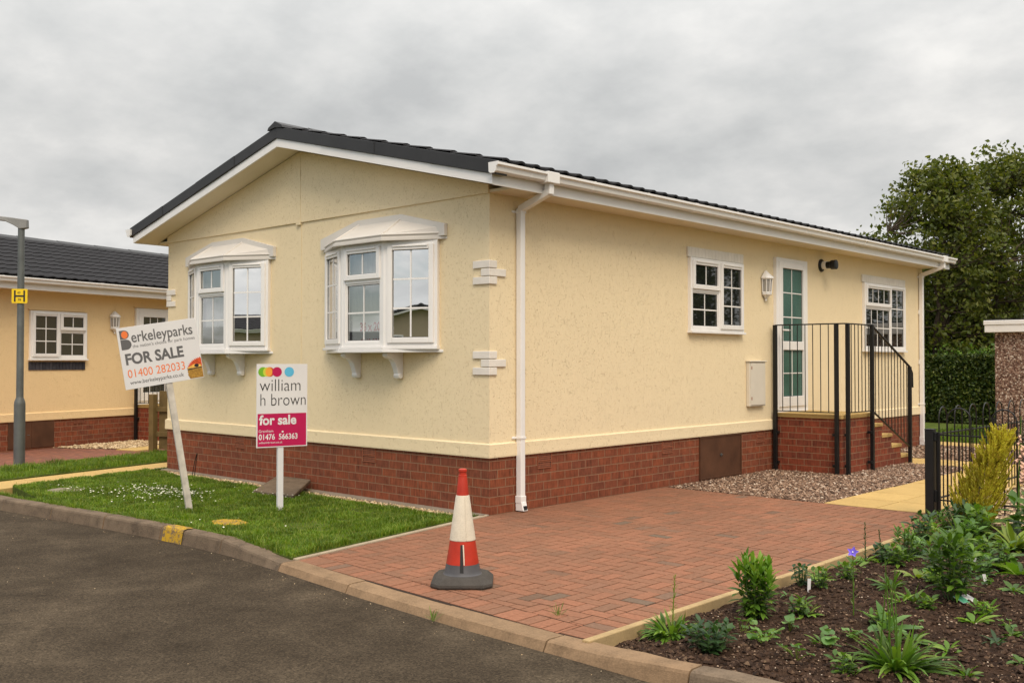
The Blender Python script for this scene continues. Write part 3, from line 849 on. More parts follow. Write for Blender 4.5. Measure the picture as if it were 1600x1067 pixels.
def shell(root, W, y0, y1, zb, ze, zr, oh, ohf, render, gutter_sides=(1, -1), tile_course=.36, brickmat=None, amp=.016, step=.016):
    """walls, base, roof, boards and gutters of a park home: x from -W to 0, gables at y0 and y1"""
    P = {}
    cx = -W / 2; hw = W / 2; sl = (zr - ze) / (hw + oh)        # soffit line: zr at the ridge, ze at the outer edge
    zs = lambda x: zr - sl * abs(x - cx)
    P['base'] = MB().box(-W, 0, y0, y1, -0.15, zb).build('brick_base', brickmat or M['brick'], root)
    mb = MB(); zt = zs(0) - .002
    poly = [(-W, zb + .001), (0, zb + .001), (0, zt), (cx, zr - .002), (-W, zt)]
    mb.prism([(x, y0, z) for x, z in poly], [(x, y1, z) for x, z in poly])
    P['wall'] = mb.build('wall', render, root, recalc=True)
    # bell-cast drip band over the bricks
    mb = MB(); pr = [(-.001, zb + .128), (.022, zb + .116), (.0225, zb + .06), (.024, zb + .004), (.022, zb - .010), (0.0, zb - .010)]
    loops = []
    for d, z in pr: loops.append([(-W - d, y0 - d, z), (d, y0 - d, z), (d, y1 + d, z), (-W - d, y1 + d, z)])
    b = len(mb.v)
    for lp in loops: mb.v += lp
    for i in range(len(pr) - 1):
        for k in range(4): mb.f.append([b + (i + 1) * 4 + k, b + (i + 1) * 4 + (k + 1) % 4, b + i * 4 + (k + 1) % 4, b + i * 4 + k]); mb.m.append(0)
    P['drip'] = mb.build('drip_band', render, root)
    # soffit
    mb = MB()
    for s in (1, -1):
        xe = cx + s * (hw + oh - .02)
        a = [(cx, zr), (xe, zs(xe)), (xe, zs(xe) + .03), (cx, zr + .03)]
        if s < 0: a = a[::-1]
        mb.prism([(x, y0 - ohf + .022, z) for x, z in a], [(x, y0, z) for x, z in a])
        mb.prism([(x, y1, z) for x, z in a], [(x, y1 + ohf - .022, z) for x, z in a])
        xw = cx + s * hw; mb.box(min(xw, xe), max(xw, xe), y0, y1, ze + .004, ze + .03)
    P['soffit'] = mb.build('soffit', M['soffit'], root, recalc=True)
    # barge boards, verge and ridge
    for yy, sg in ((y0 - ohf, 1), (y1 + ohf, -1)):
        mb = MB(); mv = MB()
        for s in (1, -1):
            xe = cx + s * (hw + oh)
            a = [(cx, zr), (xe, zs(xe)), (xe, zs(xe) + .092), (cx, zr + .092)]
            mb.prism([(x, yy, z) for x, z in a], [(x, yy + sg * .022, z) for x, z in a])
            # verge units, overlapping down the slope
            n = 4; Ls = hw + oh + .035
            for i in range(n):
                d0, d1 = Ls * i / n, Ls * (i + 1) / n + .03; x0_, x1_ = cx + s * d0, cx + s * d1
                g = .004 + .005 * ((n - i) % 2)
                v = [(x0_, zs(x0_) + .0935), (x1_, zs(x1_) + .0935), (x1_, zs(x1_) + .222), (x0_, zs(x0_) + .222)]
                mv.prism([(x, yy - sg * (.012 + g), z) for x, z in v], [(x, yy + sg * .13, z + (0 if k_ < 2 else .004)) for k_, (x, z) in enumerate(v)])
        P.setdefault('barge', []).append(mb.build('barge_board', M['upvc'], root, recalc=True))
        P.setdefault('verge', []).append(mv.build('verge', M['verge'], root, recalc=True, bevel=.004))
    mb = MB()
    for s in (1, -1):
        xe = cx + s * (hw + oh + .03)
        tiles(mb, cx, zr + .232, xe, zs(xe) + .232, y0 - ohf + .1, y1 + ohf - .1, tile_course, amp=amp, step=step)
        dx = .02; mb.prism([(cx, y0 - ohf + .1, zr + .165), (xe - s * .04, y0 - ohf + .1, zs(xe) + .165), (xe - s * .04, y0 - ohf + .1, zs(xe) + .212), (cx, y0 - ohf + .1, zr + .212)],
                           [(cx, y1 + ohf - .1, zr + .165), (xe - s * .04, y1 + ohf - .1, zs(xe) + .165), (xe - s * .04, y1 + ohf - .1, zs(xe) + .212), (cx, y1 + ohf - .1, zr + .212)])
    P['roof'] = mb.build('roof', M['slate'], root, smooth=True, angle=30)
    mb = MB(); y = y0 - ohf - .03; k = 0
    while y < y1 + ohf:
        e = min(y + .46, y1 + ohf + .03); g = .004 * (k % 2); wd = .15
        pr = [(-wd, zr + .23 - wd * sl * .9), (-wd + .02, zr + .258 - wd * sl * .8), (0, zr + .285 + g), (wd - .02, zr + .258 - wd * sl * .8), (wd, zr + .23 - wd * sl * .9), (0, zr + .215)]
        mb.prism([(cx + a, y, z) for a, z in pr], [(cx + a, e + .02, z - .002) for a, z in pr]); y += .46; k += 1
    P['ridge'] = mb.build('ridge', M['verge'], P['roof'], recalc=True)
    # side fascia and gutters
    for s in gutter_sides:
        xe = cx + s * (hw + oh)
        mb = MB(); mb.box(min(xe, xe - s * .02), max(xe, xe - s * .02), y0 - ohf + .024, y1 + ohf - .024, ze - .004, ze + .165)
        P.setdefault('fascia', []).append(mb.build('fascia', M['upvc'], root))
        pr = [(.004, ze + 0.186), (.006, ze + 0.113), (.02, ze + 0.096), (.07, ze + 0.094), (.088, ze + 0.108), (.096, ze + 0.150), (.118, ze + 0.162), (.118, ze + 0.184), (.108, ze + 0.184), (.090, ze + 0.168), (.080, ze + 0.118), (.02, ze + 0.108), (.016, ze + 0.178)]
        g0, g1 = y0 - ohf - .05, y1 + ohf + .05
        mb = MB(); mb.prism([(xe + s * a, g0 + .012, z) for a, z in pr], [(xe + s * a, g1 - .012, z) for a, z in pr])
        g = mb.build('gutter', M['upvc'], root, recalc=True)
        ends = [(.0, ze + 0.188), (.004, ze + 0.106), (.02, ze + 0.090), (.072, ze + 0.088), (.092, ze + 0.104), (.10, ze + 0.146), (.122, ze + 0.160), (.122, ze + 0.188)]
        for a0, a1 in ((g0, g0 + .012), (g1 - .012, g1)): MB().prism([(xe + s * a, a0, z) for a, z in ends], [(xe + s * a, a1, z) for a, z in ends]).build('gutter_stop_end', M['upvc'], g, recalc=True)
        strap = [(.002, ze + 0.187), (.004, ze + 0.110), (.018, ze + 0.092), (.072, ze + 0.090), (.091, ze + 0.106), (.099, ze + 0.148), (.121, ze + 0.161), (.121, ze + 0.187), (.114, ze + 0.185), (.094, ze + 0.154), (.086, ze + 0.110), (.02, ze + 0.096), (.008, ze + 0.112)]
        base = None; y = y0 + .1; i = 0
        while y < y1 + .2:
            w = .07 if i % 4 == 3 else .03
            mk = MB().prism([(xe + s * a, 0, z) for a, z in strap], [(xe + s * a, w, z) for a, z in strap]).build('gutter_bracket', M['upvc'], g, recalc=True)
            mk.location.y = y; y += .93; i += 1
        P.setdefault('gutters', []).append(g)
    P['zs'] = zs; P['cx'] = cx
    return P


def window(root, F, u0, u1, w0, w1, cells, name='window', pane=None, t=.045, proud=.045, vent=True, seal=True):
    """cells: (u0,u1,w0,w1,nx,nz,opening) in frame units; the frame is the part, sashes, panes and bars its sub-parts"""
    mb = MB(); mb.ring(F, u0, u1, w0, w1, t, -.004, proud)
    for a in sorted({c[1] for c in cells if c[1] < u1 - .1}): mb.fbox(F, a - t / 2, a + t / 2, w0 + t, w1 - t, -.003, proud - .001)
    for c in cells:
        if c[2] > w0 + .1: mb.fbox(F, max(c[0], u0) + (t if c[0] <= u0 + .01 else t / 2), c[1] - (t if c[1] >= u1 - .01 else t / 2), c[2] - t / 2, c[2] + t / 2, -.002, proud - .002)
    mb.fbox(F, u0 - .012, u1 + .012, w0 - .028, w0 - .001, -.004, proud + .025)          # projecting cill
    fr = mb.build('window_frame' if name != 'window' else 'window', M['upvc'], root, bevel=.004, recalc=True)
    for (a, b, c, d, nx, nz, op) in cells:
        a += t if a <= u0 + .01 else t / 2; b -= t if b >= u1 - .01 else t / 2; c += t if c <= w0 + .01 else t / 2; d -= t if d >= w1 - .01 else t / 2
        if op:
            e = .014; sw = .056
            MB().ring(F, a - e, b + e, c - e, d + e, sw, .012, proud + .02).build('sash', M['upvc'], fr, bevel=.006, recalc=True)
            if vent and b - a > .3:
                MB().fbox(F, a + .05, b - .05, d - .012, d + .004, proud + .0205, proud + .032).build('trickle_vent', M['upvc'], fr, bevel=.003)
            ga, gb, gc, gd = a - e + sw, b + e - sw, c - e + sw, d + e - sw; gd_ = proud - .004
        else:
            bw = .018; MB().ring(F, a, b, c, d, bw, .006, proud - .012).build('glazing_bead', M['upvc'], fr, bevel=.003, recalc=True)
            ga, gb, gc, gd = a + bw, b - bw, c + bw, d - bw; gd_ = proud - .026
        MB().ring(F, ga - .001, gb + .001, gc - .001, gd + .001, .006, gd_ - .004, gd_ + .003).build('gasket', M['seal'], fr, recalc=True)
        q = MB(); q.add([F.p(ga, gc, gd_), F.p(gb, gc, gd_), F.p(gb, gd, gd_), F.p(ga, gd, gd_)], [(0, 1, 2, 3)])
        q.build('pane', pane or M['glass'], fr)
        if nx * nz > 1:
            q = MB(); bw = .0085
            for i in range(1, nx):
                u = ga + (gb - ga) * i / nx; q.fbox(F, u - bw, u + bw, gc + .006, gd - .006, gd_ + .0008, gd_ + .004)
            for j in range(1, nz):
                w = gc + (gd - gc) * j / nz; q.fbox(F, ga + .006, gb - .006, w - bw, w + bw, gd_ + .0012, gd_ + .0046)
            q.build('glazing_bars', M['upvc'], fr, recalc=True)
    return fr


def lantern(root, F, u, w, label=None):
    """half lantern wall lamp"""
    mb = MB(); mb.fbox(F, u - .045, u + .045, w - .13, w + .13, 0, .016)
    o = mb.build('wall_lamp', M['upvc'], root, bevel=.006)
    mb = MB(); prof = [(.016, .20), (.03, .185), (.10, .12), (.112, .095), (.095, .09)]
    ang = [(-90 + 36 * i) for i in range(6)]
    def pt(r, z, a): return F.p(u + math.sin(R(a)) * r, w + z - .03, .016 + abs(math.cos(R(a))) * r if abs(a) < 90 else .016)
    def half(profile, m=0):
        b = len(mb.v)
        for r_, z_ in profile: mb.v += [tuple(pt(r_, z_, a)) for a in ang]
        for i in range(len(profile) - 1):
            for k in range(5): mb.f.append([b + i * 6 + k, b + i * 6 + k + 1, b + (i + 1) * 6 + k + 1, b + (i + 1) * 6 + k]); mb.m.append(m)
    half(prof); half([(.07, -.10), (.09, -.115), (.085, -.125), (.04, -.15), (.012, -.18), (.02, -.2), (.004, -.215)])
    half([(.09, .091), (.085, .08), (.088, .075)]); half([(.078, -.085), (.082, -.10)])
    mb.build('lamp_hood', M['upvc'], o)
    mb = MB()
    for a in ang: mb.tube([pt(.078, -.1, a), pt(.09, .09, a)], .0065, 5)
    for a in ang[:0]: pass
    mb.build('lamp_bars', M['upvc'], o)
    mb = MB(); half([(.070, -.1), (.082, .09)]); mb.build('lamp_glass', M['lampglass'], o)
    return o


M['lampglass'] = plain('ribbed_lamp_glass', (0.33, 0.31, 0.29), 0.15, .05, 4, .6)


def steps(loc, rz, top, name, label, rlabel, group, treads=4, land=.95, wide=.97):
    """brick landing and steps descending along +y, with its black railing as a second thing"""
    t = thing(name, label, 'steps', loc, rz, group and group[0])
    rise = top / (treads + .8)
    mb = MB(); mb.box(0.0355, wide, 0, land, -.1, top - .055)
    for i in range(treads):
        z = top - rise * (i + 1) - .045; y = land + .33 * i
        if z > .02: mb.box(0.0355, wide, y, y + .33, -.1, z)
    mb.build('brick_plinth', M['brick_step'], t)
    MB().box(.0355, wide + .015, -.015, land + .02, top - .055, top).build('landing_slab', M['yslab'], t, bevel=.006)
    for i in range(treads):
        z = top - rise * (i + 1); y = land + .33 * i
        MB().box(.0355, wide + .01, y + .001 if i else y + .021, y + .35 if i < treads - 1 else y + .34, z - .045, z).build('tread', M['yslab'], t, bevel=.006)
    r = thing('stair_railing', rlabel, 'railing', loc, rz, group and group[1])
    ht = top + 1.185; yA = -.05; xc = 1.04
    post = lambda x, y, h: MB().box(x - .024, x + .024, y - .024, y + .024, -.05, h).build('post', M['black'], r, bevel=.004)
    yl = land + 1.16; hl = ht - .57
    for x, y, h in ((.062, yA, ht), (.93, yA, ht), (xc, .045, ht), (xc, .80, ht), (xc, yl, hl + .0)): post(x, y, h)
    rail = MB(); rail.box(.07, .93, yA - .018, yA + .018, ht - .012, ht + .004); rail.box(xc - .018, xc + .018, .045, .80, ht - .012, ht + .004)
    rail.box(.912, xc + .018, yA - .0175, .03, ht - .0115, ht + .0035)
    rail.tube([(xc, .79, ht - .004), (xc, yl, hl), (xc, yl + .09, hl - .09), (xc, yl + .10, hl - .30)], .017, 8)
    rail.build('handrail', M['black'], r)
    low = MB(); zl = top + .03
    low.box(.07, .93, yA - .014, yA + .014, zl - .006, zl + .006); low.box(xc - .014, xc + .014, .045, .80, zl - .006, zl + .006)
    low.tube([(xc, .80, zl), (xc, yl, zl - .57)], .014, 6)
    low.build('bottom_rail', M['black'], r)
    bal = None
    def baluster(x, y, z, h):
        nonlocal bal
        if bal is None:
            bal = MB().tube([(0, 0, 0), (0, 0, 1)], .0065, 6).build('baluster', M['black'], r); o = bal
        else: o = bal.copy(); COL.objects.link(o)
        o.location = (x, y, z); o.scale = (1, 1, h)
    for i in range(1, 8): baluster(.062 + (.93 - .062) * i / 8, yA, zl, ht - zl)
    for i in range(1, 7): baluster(xc, .045 + .755 * i / 7, zl, ht - zl)
    for i in range(1, 12):
        f = i / 12; baluster(xc, .80 + (yl - .80) * f, zl - .57 * f, ht - zl)
    for x, y, dx, dy in ((.062, yA, .03, .03), (.93, yA, -.05, .03), (xc, .045, -.04, .03), (xc, .8, -.04, -.05)):
        for z in (top - .26, top - .66):
            if z > .05: MB().box(x + min(0, dx) - .012, x + max(0, dx) + .012, y + min(0, dy) - .004, y + max(0, dy) + .012, z - .018, z + .018).build('fixing_bracket', M['black'], r, bevel=.004)
    return t, r


# ------------------------------------------------------------------ the home for sale
home = thing('park_home', 'cream rendered park home with two white bay windows and brick base', 'bungalow')
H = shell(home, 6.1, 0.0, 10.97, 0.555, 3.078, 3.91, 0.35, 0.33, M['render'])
# gable cladding joint, cover strips
mb = MB(); zs = H['zs']
poly = [(-6.1, 3.075), (0, 3.075), (0, zs(0) - .006), (-3.05, 3.90), (-6.1, zs(0) - .006)]
mb.prism([(x, -.018, z) for x, z in poly], [(x, .0, z) for x, z in poly])
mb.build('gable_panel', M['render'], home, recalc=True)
mb = MB(); mb.box(-3.075, -3.025, -.023, -.0185, 3.085, 3.87); mb.box(-3.073, -3.027, -.006, 0, .69, 3.05); mb.box(-3.105, -3.02, -.030, -.0005, 3.045, 3.085)
mb.build('joint_strip', M['render'], home, bevel=.003)


def bay(xc):
    hw, ch, d = .90, .335, .21
    xL, xR, c1, c2 = xc - hw, xc + hw, xc - ch, xc + ch
    b = thing('bay_window', None, None); b.parent = home
    z0, z1 = 1.615, 2.685
    ol = [(xL, 0), (c1, -d), (c2, -d), (xR, 0)]
    fr = []
    for (x0, y0), (x1, y1) in zip(ol, ol[1:]):
        U = Vector((x1 - x0, y1 - y0, 0)); N = Vector((U.y, -U.x, 0)); fr.append((Fr((x0, y0, 0), U, N), U.length))
    window(b, fr[0][0], .0, fr[0][1] - .004, z0, z1, [(.0, fr[0][1] - .004, z0, z1, 2, 3, True)], 'f', M['glass_side'], t=.05, proud=.05)
    w = fr[1][1]
    window(b, fr[1][0], .003, w - .003, z0, z1, [(.003, w - .003, 2.305, z1, 2, 1, True), (.003, w - .003, z0, 2.305, 2, 2, False)], 'f', M['glass_bay'], t=.05, proud=.05)
    window(b, fr[2][0], .004, fr[2][1], z0, z1, [(.004, fr[2][1], z0, z1, 2, 3, True)], 'f', M['glass_side'], t=.05, proud=.05)
    for x, y in ((c1, -d), (c2, -d)): MB().lathe([(.036, z0), (.036, z1)], 10, (x, y - .02, 0)).build('corner_post', M['upvc'], b, smooth=True)
    # bay floor and head close the box
    o = MB(); o.slab([(xL - .06, 0.0), (c1 - .035, -d - .085), (c2 + .035, -d - .085), (xR + .06, 0.0)], z0 - .06, z0 - .030)
    o.slab([(xL + .02, 0.0), (c1, -d - .03), (c2, -d - .03), (xR - .02, 0.0)], z0 - .0298, z0 - .0005)
    o.build('sill', M['upvc'], b, bevel=.005, recalc=True)
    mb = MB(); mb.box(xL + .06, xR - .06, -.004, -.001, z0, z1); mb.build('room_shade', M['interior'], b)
    mb = MB(); n = 64                                         # net curtain hanging behind the centre light
    for i in range(n + 1):
        x = c1 + .02 + (c2 - c1 - .04) * i / n; y = -d + .06 + .012 * math.sin(i * .9) + .006 * math.sin(i * 2.3)
        mb.v += [(x, y, z0 + .28), (x, y, z1 - .03)]
    for i in range(n): mb.f.append([2 * i, 2 * i + 2, 2 * i + 3, 2 * i + 1]); mb.m.append(0)
    mb.build('net_curtain', M['curtain'], b)
    # canopy
    e = .115
    o = MB(); lip = [(xL - e, 0.0), (c1 - .06, -d - .125), (c2 + .06, -d - .125), (xR + e, 0.0)]
    o.slab(lip, z1 + .0, z1 + .03); o.slab([(x + (.012 if x < xc else -.012), y + .012 if y < 0 else 0) for x, y in lip], z1 + .0302, z1 + .062)
    za, zb_ = z1 + .0622, z1 + .255
    E_L, E_R, F1, F2 = Vector((xL - e + .015, -.0, za)), Vector((xR + e - .015, -.0, za)), Vector((c1 - .05, -d - .11, za)), Vector((c2 + .05, -d - .11, za))
    L2, R2 = Vector((xL - e + .03, -.0, za + .07)), Vector((xR + e - .03, -.0, za + .07))
    B1, B2 = Vector((c1 + .0, -.03, zb_)), Vector((c2 - .0, -.03, zb_))
    o.add([E_L, F1, F2, E_R, L2, B1, B2, R2], [(0, 1, 5, 4), (1, 2, 6, 5), (2, 3, 7, 6), (3, 2, 1, 0)])
    back = [(xL - e, z1 + .03), (xR + e, z1 + .03), (xR + e, z1 + .15), (c2 + .02, z1 + .305), (c1 - .02, z1 + .305), (xL - e, z1 + .15)]
    o.prism([(x, -.045, z) for x, z in back], [(x, -.0005, z) for x, z in back])
    for a, c in ((F1, B1), (F2, B2), (E_L, F1), (F1, F2), (F2, E_R)): o.tube([a, c], .014, 6)
    o.build('canopy', M['canopy'], b, bevel=.003)
    # scroll brackets
    pr = [(0, 0), (.215, 0), (.225, -.03), (.195, -.055), (.15, -.066), (.115, -.10), (.085, -.16), (.066, -.215), (.07, -.235), (.06, -.262), (.03, -.272), (0, -.262)]
    for x in (c1 - .04, c2 - .02):
        o = MB(); o.prism([(x - .038, -a, z0 - .0605 + z) for a, z in pr], [(x + .038, -a, z0 - .0605 + z) for a, z in pr])
        o.lathe([(.030, -.046), (.030, .046)], 14, (0, 0, 0), 0, Matrix.Translation((x, -.035, z0 - .298)) @ Matrix.Rotation(R(90), 4, 'Y'))
        o.build('bracket', M['upvc'], b, bevel=.006, recalc=True)
    return b


bay(-1.595); bay(-4.555)
# notice in the right bay
nt = thing('window_notice', 'white paper price notice with red figures inside right bay window', 'notice', (-1.545, -.190, 1.63))
NF = Fr((0, 0, 0), (1, 0, 0), (0, -1, 0))
o = MB(); o.fbox(NF, -.30, .19, -.01, .31, -.004, 0); o = o.build('paper', M['sign_white'], nt); o.parent = nt
text('36 x 20', NF, -.17, .155, .085, M['notice_red'], 'lettering', nt, .0015, width=.335, bold=.04)
text('£149.000', NF, -.17, -.008, .075, M['notice_red'], 'lettering', nt, .0015, width=.335, bold=.03)

# corner quoins: rough white slips wrapping the corner in two groups of three
def quoin(cx, sx, cy, sy, z, la, lb):
    q = MB(); t = .018
    xs_ = sorted((cx + sx * t, cx - sx * la)); q.box(*xs_, *sorted((cy + sy * t, cy)), z, z + .072)
    ys_ = sorted((cy, cy - sy * lb)); q.box(*sorted((cx + sx * t, cx)), *ys_, z, z + .072)
    q.build('quoin', M['paintwhite'], home, bevel=.005)


for cx_, sx_, cy_, sy_ in ((0, 1, 0, -1), (-6.1, -1, 0, -1), (0, 1, 10.97, 1)):
    for base in (2.205, 1.335):
        quoin(cx_, sx_, cy_, sy_, base, .21, .09); quoin(cx_, sx_, cy_, sy_, base + .078, .10, .215); quoin(cx_, sx_, cy_, sy_, base + .156, .21, .09)
# side windows, lintels, door
w = window(home, SIDE, 3.45, 4.71, 1.835, 2.725, [(3.45, 4.115, 2.335, 2.725, 2, 1, True), (3.45, 4.115, 1.835, 2.335, 2, 2, False), (4.115, 4.71, 1.835, 2.725, 2, 3, True)])
w2 = window(home, SIDE, 8.45, 10.10, 1.64, 2.705, [(8.45, 9.48, 2.33, 2.705, 4, 1, True), (8.45, 9.48, 1.64, 2.33, 4, 2, False), (9.48, 10.10, 1.64, 2.705, 2, 3, False)])
for a, b_, z in ((3.42, 4.74, 2.732), (8.41, 10.14, 2.712)):
    q = MB(); q.fbox(SIDE, a, b_, z, z + .118, 0, .022); n = int((b_ - a) / .075)
    for i in range(n): q.fbox(SIDE, a + (b_ - a) * i / n + .006, a + (b_ - a) * (i + 1) / n - .006, z + .004, z + .114, .0215, .0245)
    q.build('lintel', M['paintwhite'], home, bevel=.003)


def door(root, F, u0, u1, z0, z1, lights, pane, topbars=False):
    mb = MB(); mb.ring(F, u0, u1, z0, z1, .07, -.003, .05); mb.fbox(F, u0 + .02, u1 - .02, z0 - .05, z0, -.003, .06)
    d = mb.build('door', M['upvc'], root, bevel=.005, recalc=True)
    a, b = u0 + .058, u1 - .058; q = MB(); f = .026; st = .10
    q.fbox(F, a, a + st, z0 + .05, z1 - .05, f - .02, .066); q.fbox(F, b - st, b, z0 + .05, z1 - .05, f - .02, .066)
    zz = [z0 + .05] + [v for l in lights for v in l[:2]] + [z1 - .05]
    for i in range(0, len(zz), 2): q.fbox(F, a + st, b - st, zz[i], zz[i + 1], f - .02, .066)
    q.build('door_leaf', M['upvc'], d, bevel=.006, recalc=True)
    for lz0, lz1, nx, nz in lights:
        g = MB(); g.add([F.p(a + st, lz0, .034), F.p(b - st, lz0, .034), F.p(b - st, lz1, .034), F.p(a + st, lz1, .034)], [(0, 1, 2, 3)]); g.build('pane', pane, d)
        MB().ring(F, a + st - .001, b - st + .001, lz0 - .001, lz1 + .001, .007, .03, .038).build('gasket', M['seal'], d, recalc=True)
        g = MB()
        for i in range(1, nx): u = a + st + (b - a - 2 * st) * i / nx; g.fbox(F, u - .007, u + .007, lz0 + .007, lz1 - .007, .0345, .040)
        for i in range(1, nz): w_ = lz0 + (lz1 - lz0) * i / nz; g.fbox(F, a + st + .007, b - st - .007, w_ - .007, w_ + .007, .035, .0405)
        g.build('glazing_bars', M['upvc'], d, recalc=True)
    g = MB(); u = a + .055; g.fbox(F, u - .018, u + .018, z0 + .97, z0 + 1.2, .066, .074); g.tube([F.p(u, z0 + 1.1, .07), F.p(u, z0 + 1.1, .115), F.p(u + .03, z0 + 1.1, .12), F.p(u + .13, z0 + 1.1, .118)], .011, 8)
    g.build('door_handle', M['upvc'], d, smooth=True)
    return d


door(home, SIDE, 5.575, 6.49, .79, 2.885, [(.98, 1.62, 2, 2), (1.74, 2.745, 2, 3)], M['glass_green'])
lantern(home, SIDE, 5.33, 2.51)
# meter box
q = MB(); q.fbox(SIDE, 4.83, 5.25, .875, 1.455, 0, .055); q.fbox(SIDE, 4.815, 5.265, 1.4552, 1.475, 0, .075)
mbx = q.build('meter_box', M['sbox'] if 'sbox' in M else plain('cream_plastic', (0.66, 0.60, 0.5), .45, .03), home, bevel=.01)
MB().fbox(SIDE, 4.848, 5.232, .893, 1.437, .0555, .062).build('meter_door', mbx.data.materials[0], mbx, bevel=.006)
q = MB()
for z in (.96, 1.36): q.fbox(SIDE, 4.862, 4.874, z, z + .04, .062, .067)
q.build('hinge', M['terracotta'], mbx)
# flue: collar, white sleeve and black terminal
X90 = Matrix.Rotation(R(90), 4, 'Y')
fl = MB().lathe([(.095, .0), (.095, .012), (.07, .03)], 20, (0, 0, 0), 0, Matrix.Translation((0.002, 7.02, 2.87)) @ X90).build('flue', M['black'], home, smooth=True)
MB().lathe([(.058, .02), (.058, .09)], 20, (0, 0, 0), 0, Matrix.Translation((0.002, 7.02, 2.87)) @ X90).build('flue_sleeve', M['upvc'], fl, smooth=True)
MB().lathe([(.050, .09), (.052, .15), (.068, .16), (.070, .235), (.045, .24)], 20, (0, 0, 0), 0, Matrix.Translation((0.002, 7.02, 2.87)) @ X90).build('flue_terminal', M['black'], fl, smooth=True)
# access hatch, air bricks
q = MB(); q.fbox(SIDE, 3.70, 4.66, .03, .535, 0, .014); ht = q.build('access_hatch', M['hatch'], home, bevel=.003)
q = MB(); q.ring(SIDE, 3.685, 4.675, .015, .541, .018, .0, .022); q.build('hatch_frame', M['hatch'], ht, recalc=True)
q = MB(); q.fbox(SIDE, 4.15, 4.21, .29, .302, .014, .024); q.fbox(SIDE, 4.172, 4.188, .275, .315, .014, .02); q.build('hatch_latch', M['galv'], ht)


def airbrick(root, F, u, w):
    q = MB(); q.ring(F, u - .108, u + .108, w - .035, w + .035, .008, 0, .008)
    for i in range(1, 10): q.fbox(F, u - .1 + .02 * i - .004, u - .1 + .02 * i + .004, w - .027, w + .027, 0, .0035)
    for z in (w - .009, w + .009): q.fbox(F, u - .1, u + .1, z - .003, z + .003, 0, .0036)
    v = q.build('air_brick', M['terracotta'], root, recalc=True)
    k = MB(); k.fbox(F, u - .1, u + .1, w - .027, w + .027, .0004, .0016); k.build('vent_hole', M['seal'], v)


for u in (-1.79, -4.30):
    for w_ in (.50, .424): airbrick(home, FRONT, u, w_)
for u in (.80, 3.0, 5.2):
    for w_ in (.50, .424): airbrick(home, SIDE, u, w_)


def downpipe(y, yo, foot=True):
    q = MB(); a, b, x0_, x1_ = y - .032, y + .032, .012, .077
    q.box(x0_, x1_, a, b, .12 if foot else .0, 2.945)
    def seg(p, r, hy=.032):
        """square pipe through the points p = (x, y, z)"""
        for (p0, p1) in zip(p, p[1:]):
            p0, p1 = Vector(p0), Vector(p1); d = (p1 - p0).normalized(); s_ = Vector((0, 1, 0)); n_ = d.cross(s_).normalized()
            s_ = n_.cross(d)
            P = [pp + s_ * i * hy + n_ * j * r for pp in (p0, p1) for i, j in ((-1, -1), (1, -1), (1, 1), (-1, 1))]
            q.hexa(P)
    seg([(.0445, y, 2.93), (.0445, y, 2.965)], .034, .0335)
    seg([(.038, y, 2.955), (.415, y, 3.085)], .033, .0325)
    seg([(.415, y, 3.06), (.415, y, 3.205)], .034, .034)
    dp = q.build('downpipe', M['upvc'], home, bevel=.006, recalc=True)
    for z in (2.93, .72): MB().box(.004, .083, y - .04, y + .04, z - .012, z + .012).box(.0, .012, y - .085, y + .085, z - .0115, z + .0115).build('pipe_clip', M['upvc'], dp, bevel=.003)
    k = MB(); k.box(.006, .083, y - .038, y + .038, .085, .155); k.hexa([(.008, y - .035, .01), (.11, y - .035, -.0 + .012), (.11, y + .035, .012), (.008, y + .035, .01), (.008, y - .035, .10), (.085, y - .035, .1), (.085, y + .035, .1), (.008, y + .035, .10)])
    k.build('pipe_shoe', M['upvc'], dp, bevel=.004)
    MB().box(.088, .112, y - .022, y + .022, .022, .06).build('shoe_opening', M['seal'], dp)
    k = MB(); k.box(.352, .478, y - .085, y + .085, 3.163, 3.27); k.build('gutter_outlet', M['upvc'], dp, bevel=.006)


downpipe(.395, .36); downpipe(10.80, 10.8)
steps((0, 5.55, 0), 0, .77, 'entrance_steps', 'red brick landing with yellow slab treads at the green glass door', 'black metal railing round the brick landing of the cream home', None)

# ------------------------------------------------------------------ neighbouring home on the left
nb = thing('park_home', 'peach rendered park home with grey tiled roof beside the lamp post', 'bungalow', N0, math.atan2(-NV.x, NV.y))
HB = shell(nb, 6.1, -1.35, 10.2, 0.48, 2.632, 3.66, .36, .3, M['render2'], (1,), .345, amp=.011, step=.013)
window(nb, SIDE, .50, 1.62, 1.505, 2.31, [(.50, 1.06, 1.505, 2.31, 2, 3, True), (1.06, 1.62, 1.985, 2.31, 2, 1, True), (1.06, 1.62, 1.505, 1.985, 2, 2, False)])
q = MB(); n = 17
for i in range(n): q.fbox(SIDE, .49 + 1.12 * i / n + .004, .49 + 1.12 * (i + 1) / n - .004, 1.315, 1.455, 0, .014)
q.build('brick_sill', M['soldier'], nb)
q = MB(); q.fbox(SIDE, .47, 1.65, 2.325, 2.345, 0, .03); q.build('drip_strip', M['render2'], nb)
door(nb, SIDE, 2.70, 3.55, .67, 2.45, [(.88, 1.42, 3, 1), (1.55, 2.29, 3, 1)], M['glass'])
q = MB(); q.fbox(SIDE, 2.67, 3.58, 2.462, 2.48, 0, .03); q.build('drip_strip', M['render2'], nb)
lantern(nb, SIDE, 2.23, 2.2)
q = MB(); q.fbox(SIDE, .13, .56, .02, .455, 0, .012); q.fbox(SIDE, .565, .99, .02, .455, 0, .012); hb = q.build('access_hatch', M['hatch'], nb, bevel=.003)
q = MB(); q.fbox(SIDE, .47, .52, .235, .245, .012, .02); q.build('hatch_latch', M['galv'], hb)
airbrick(nb, SIDE, 1.5, .42)
P2 = N0 + NV * 2.74
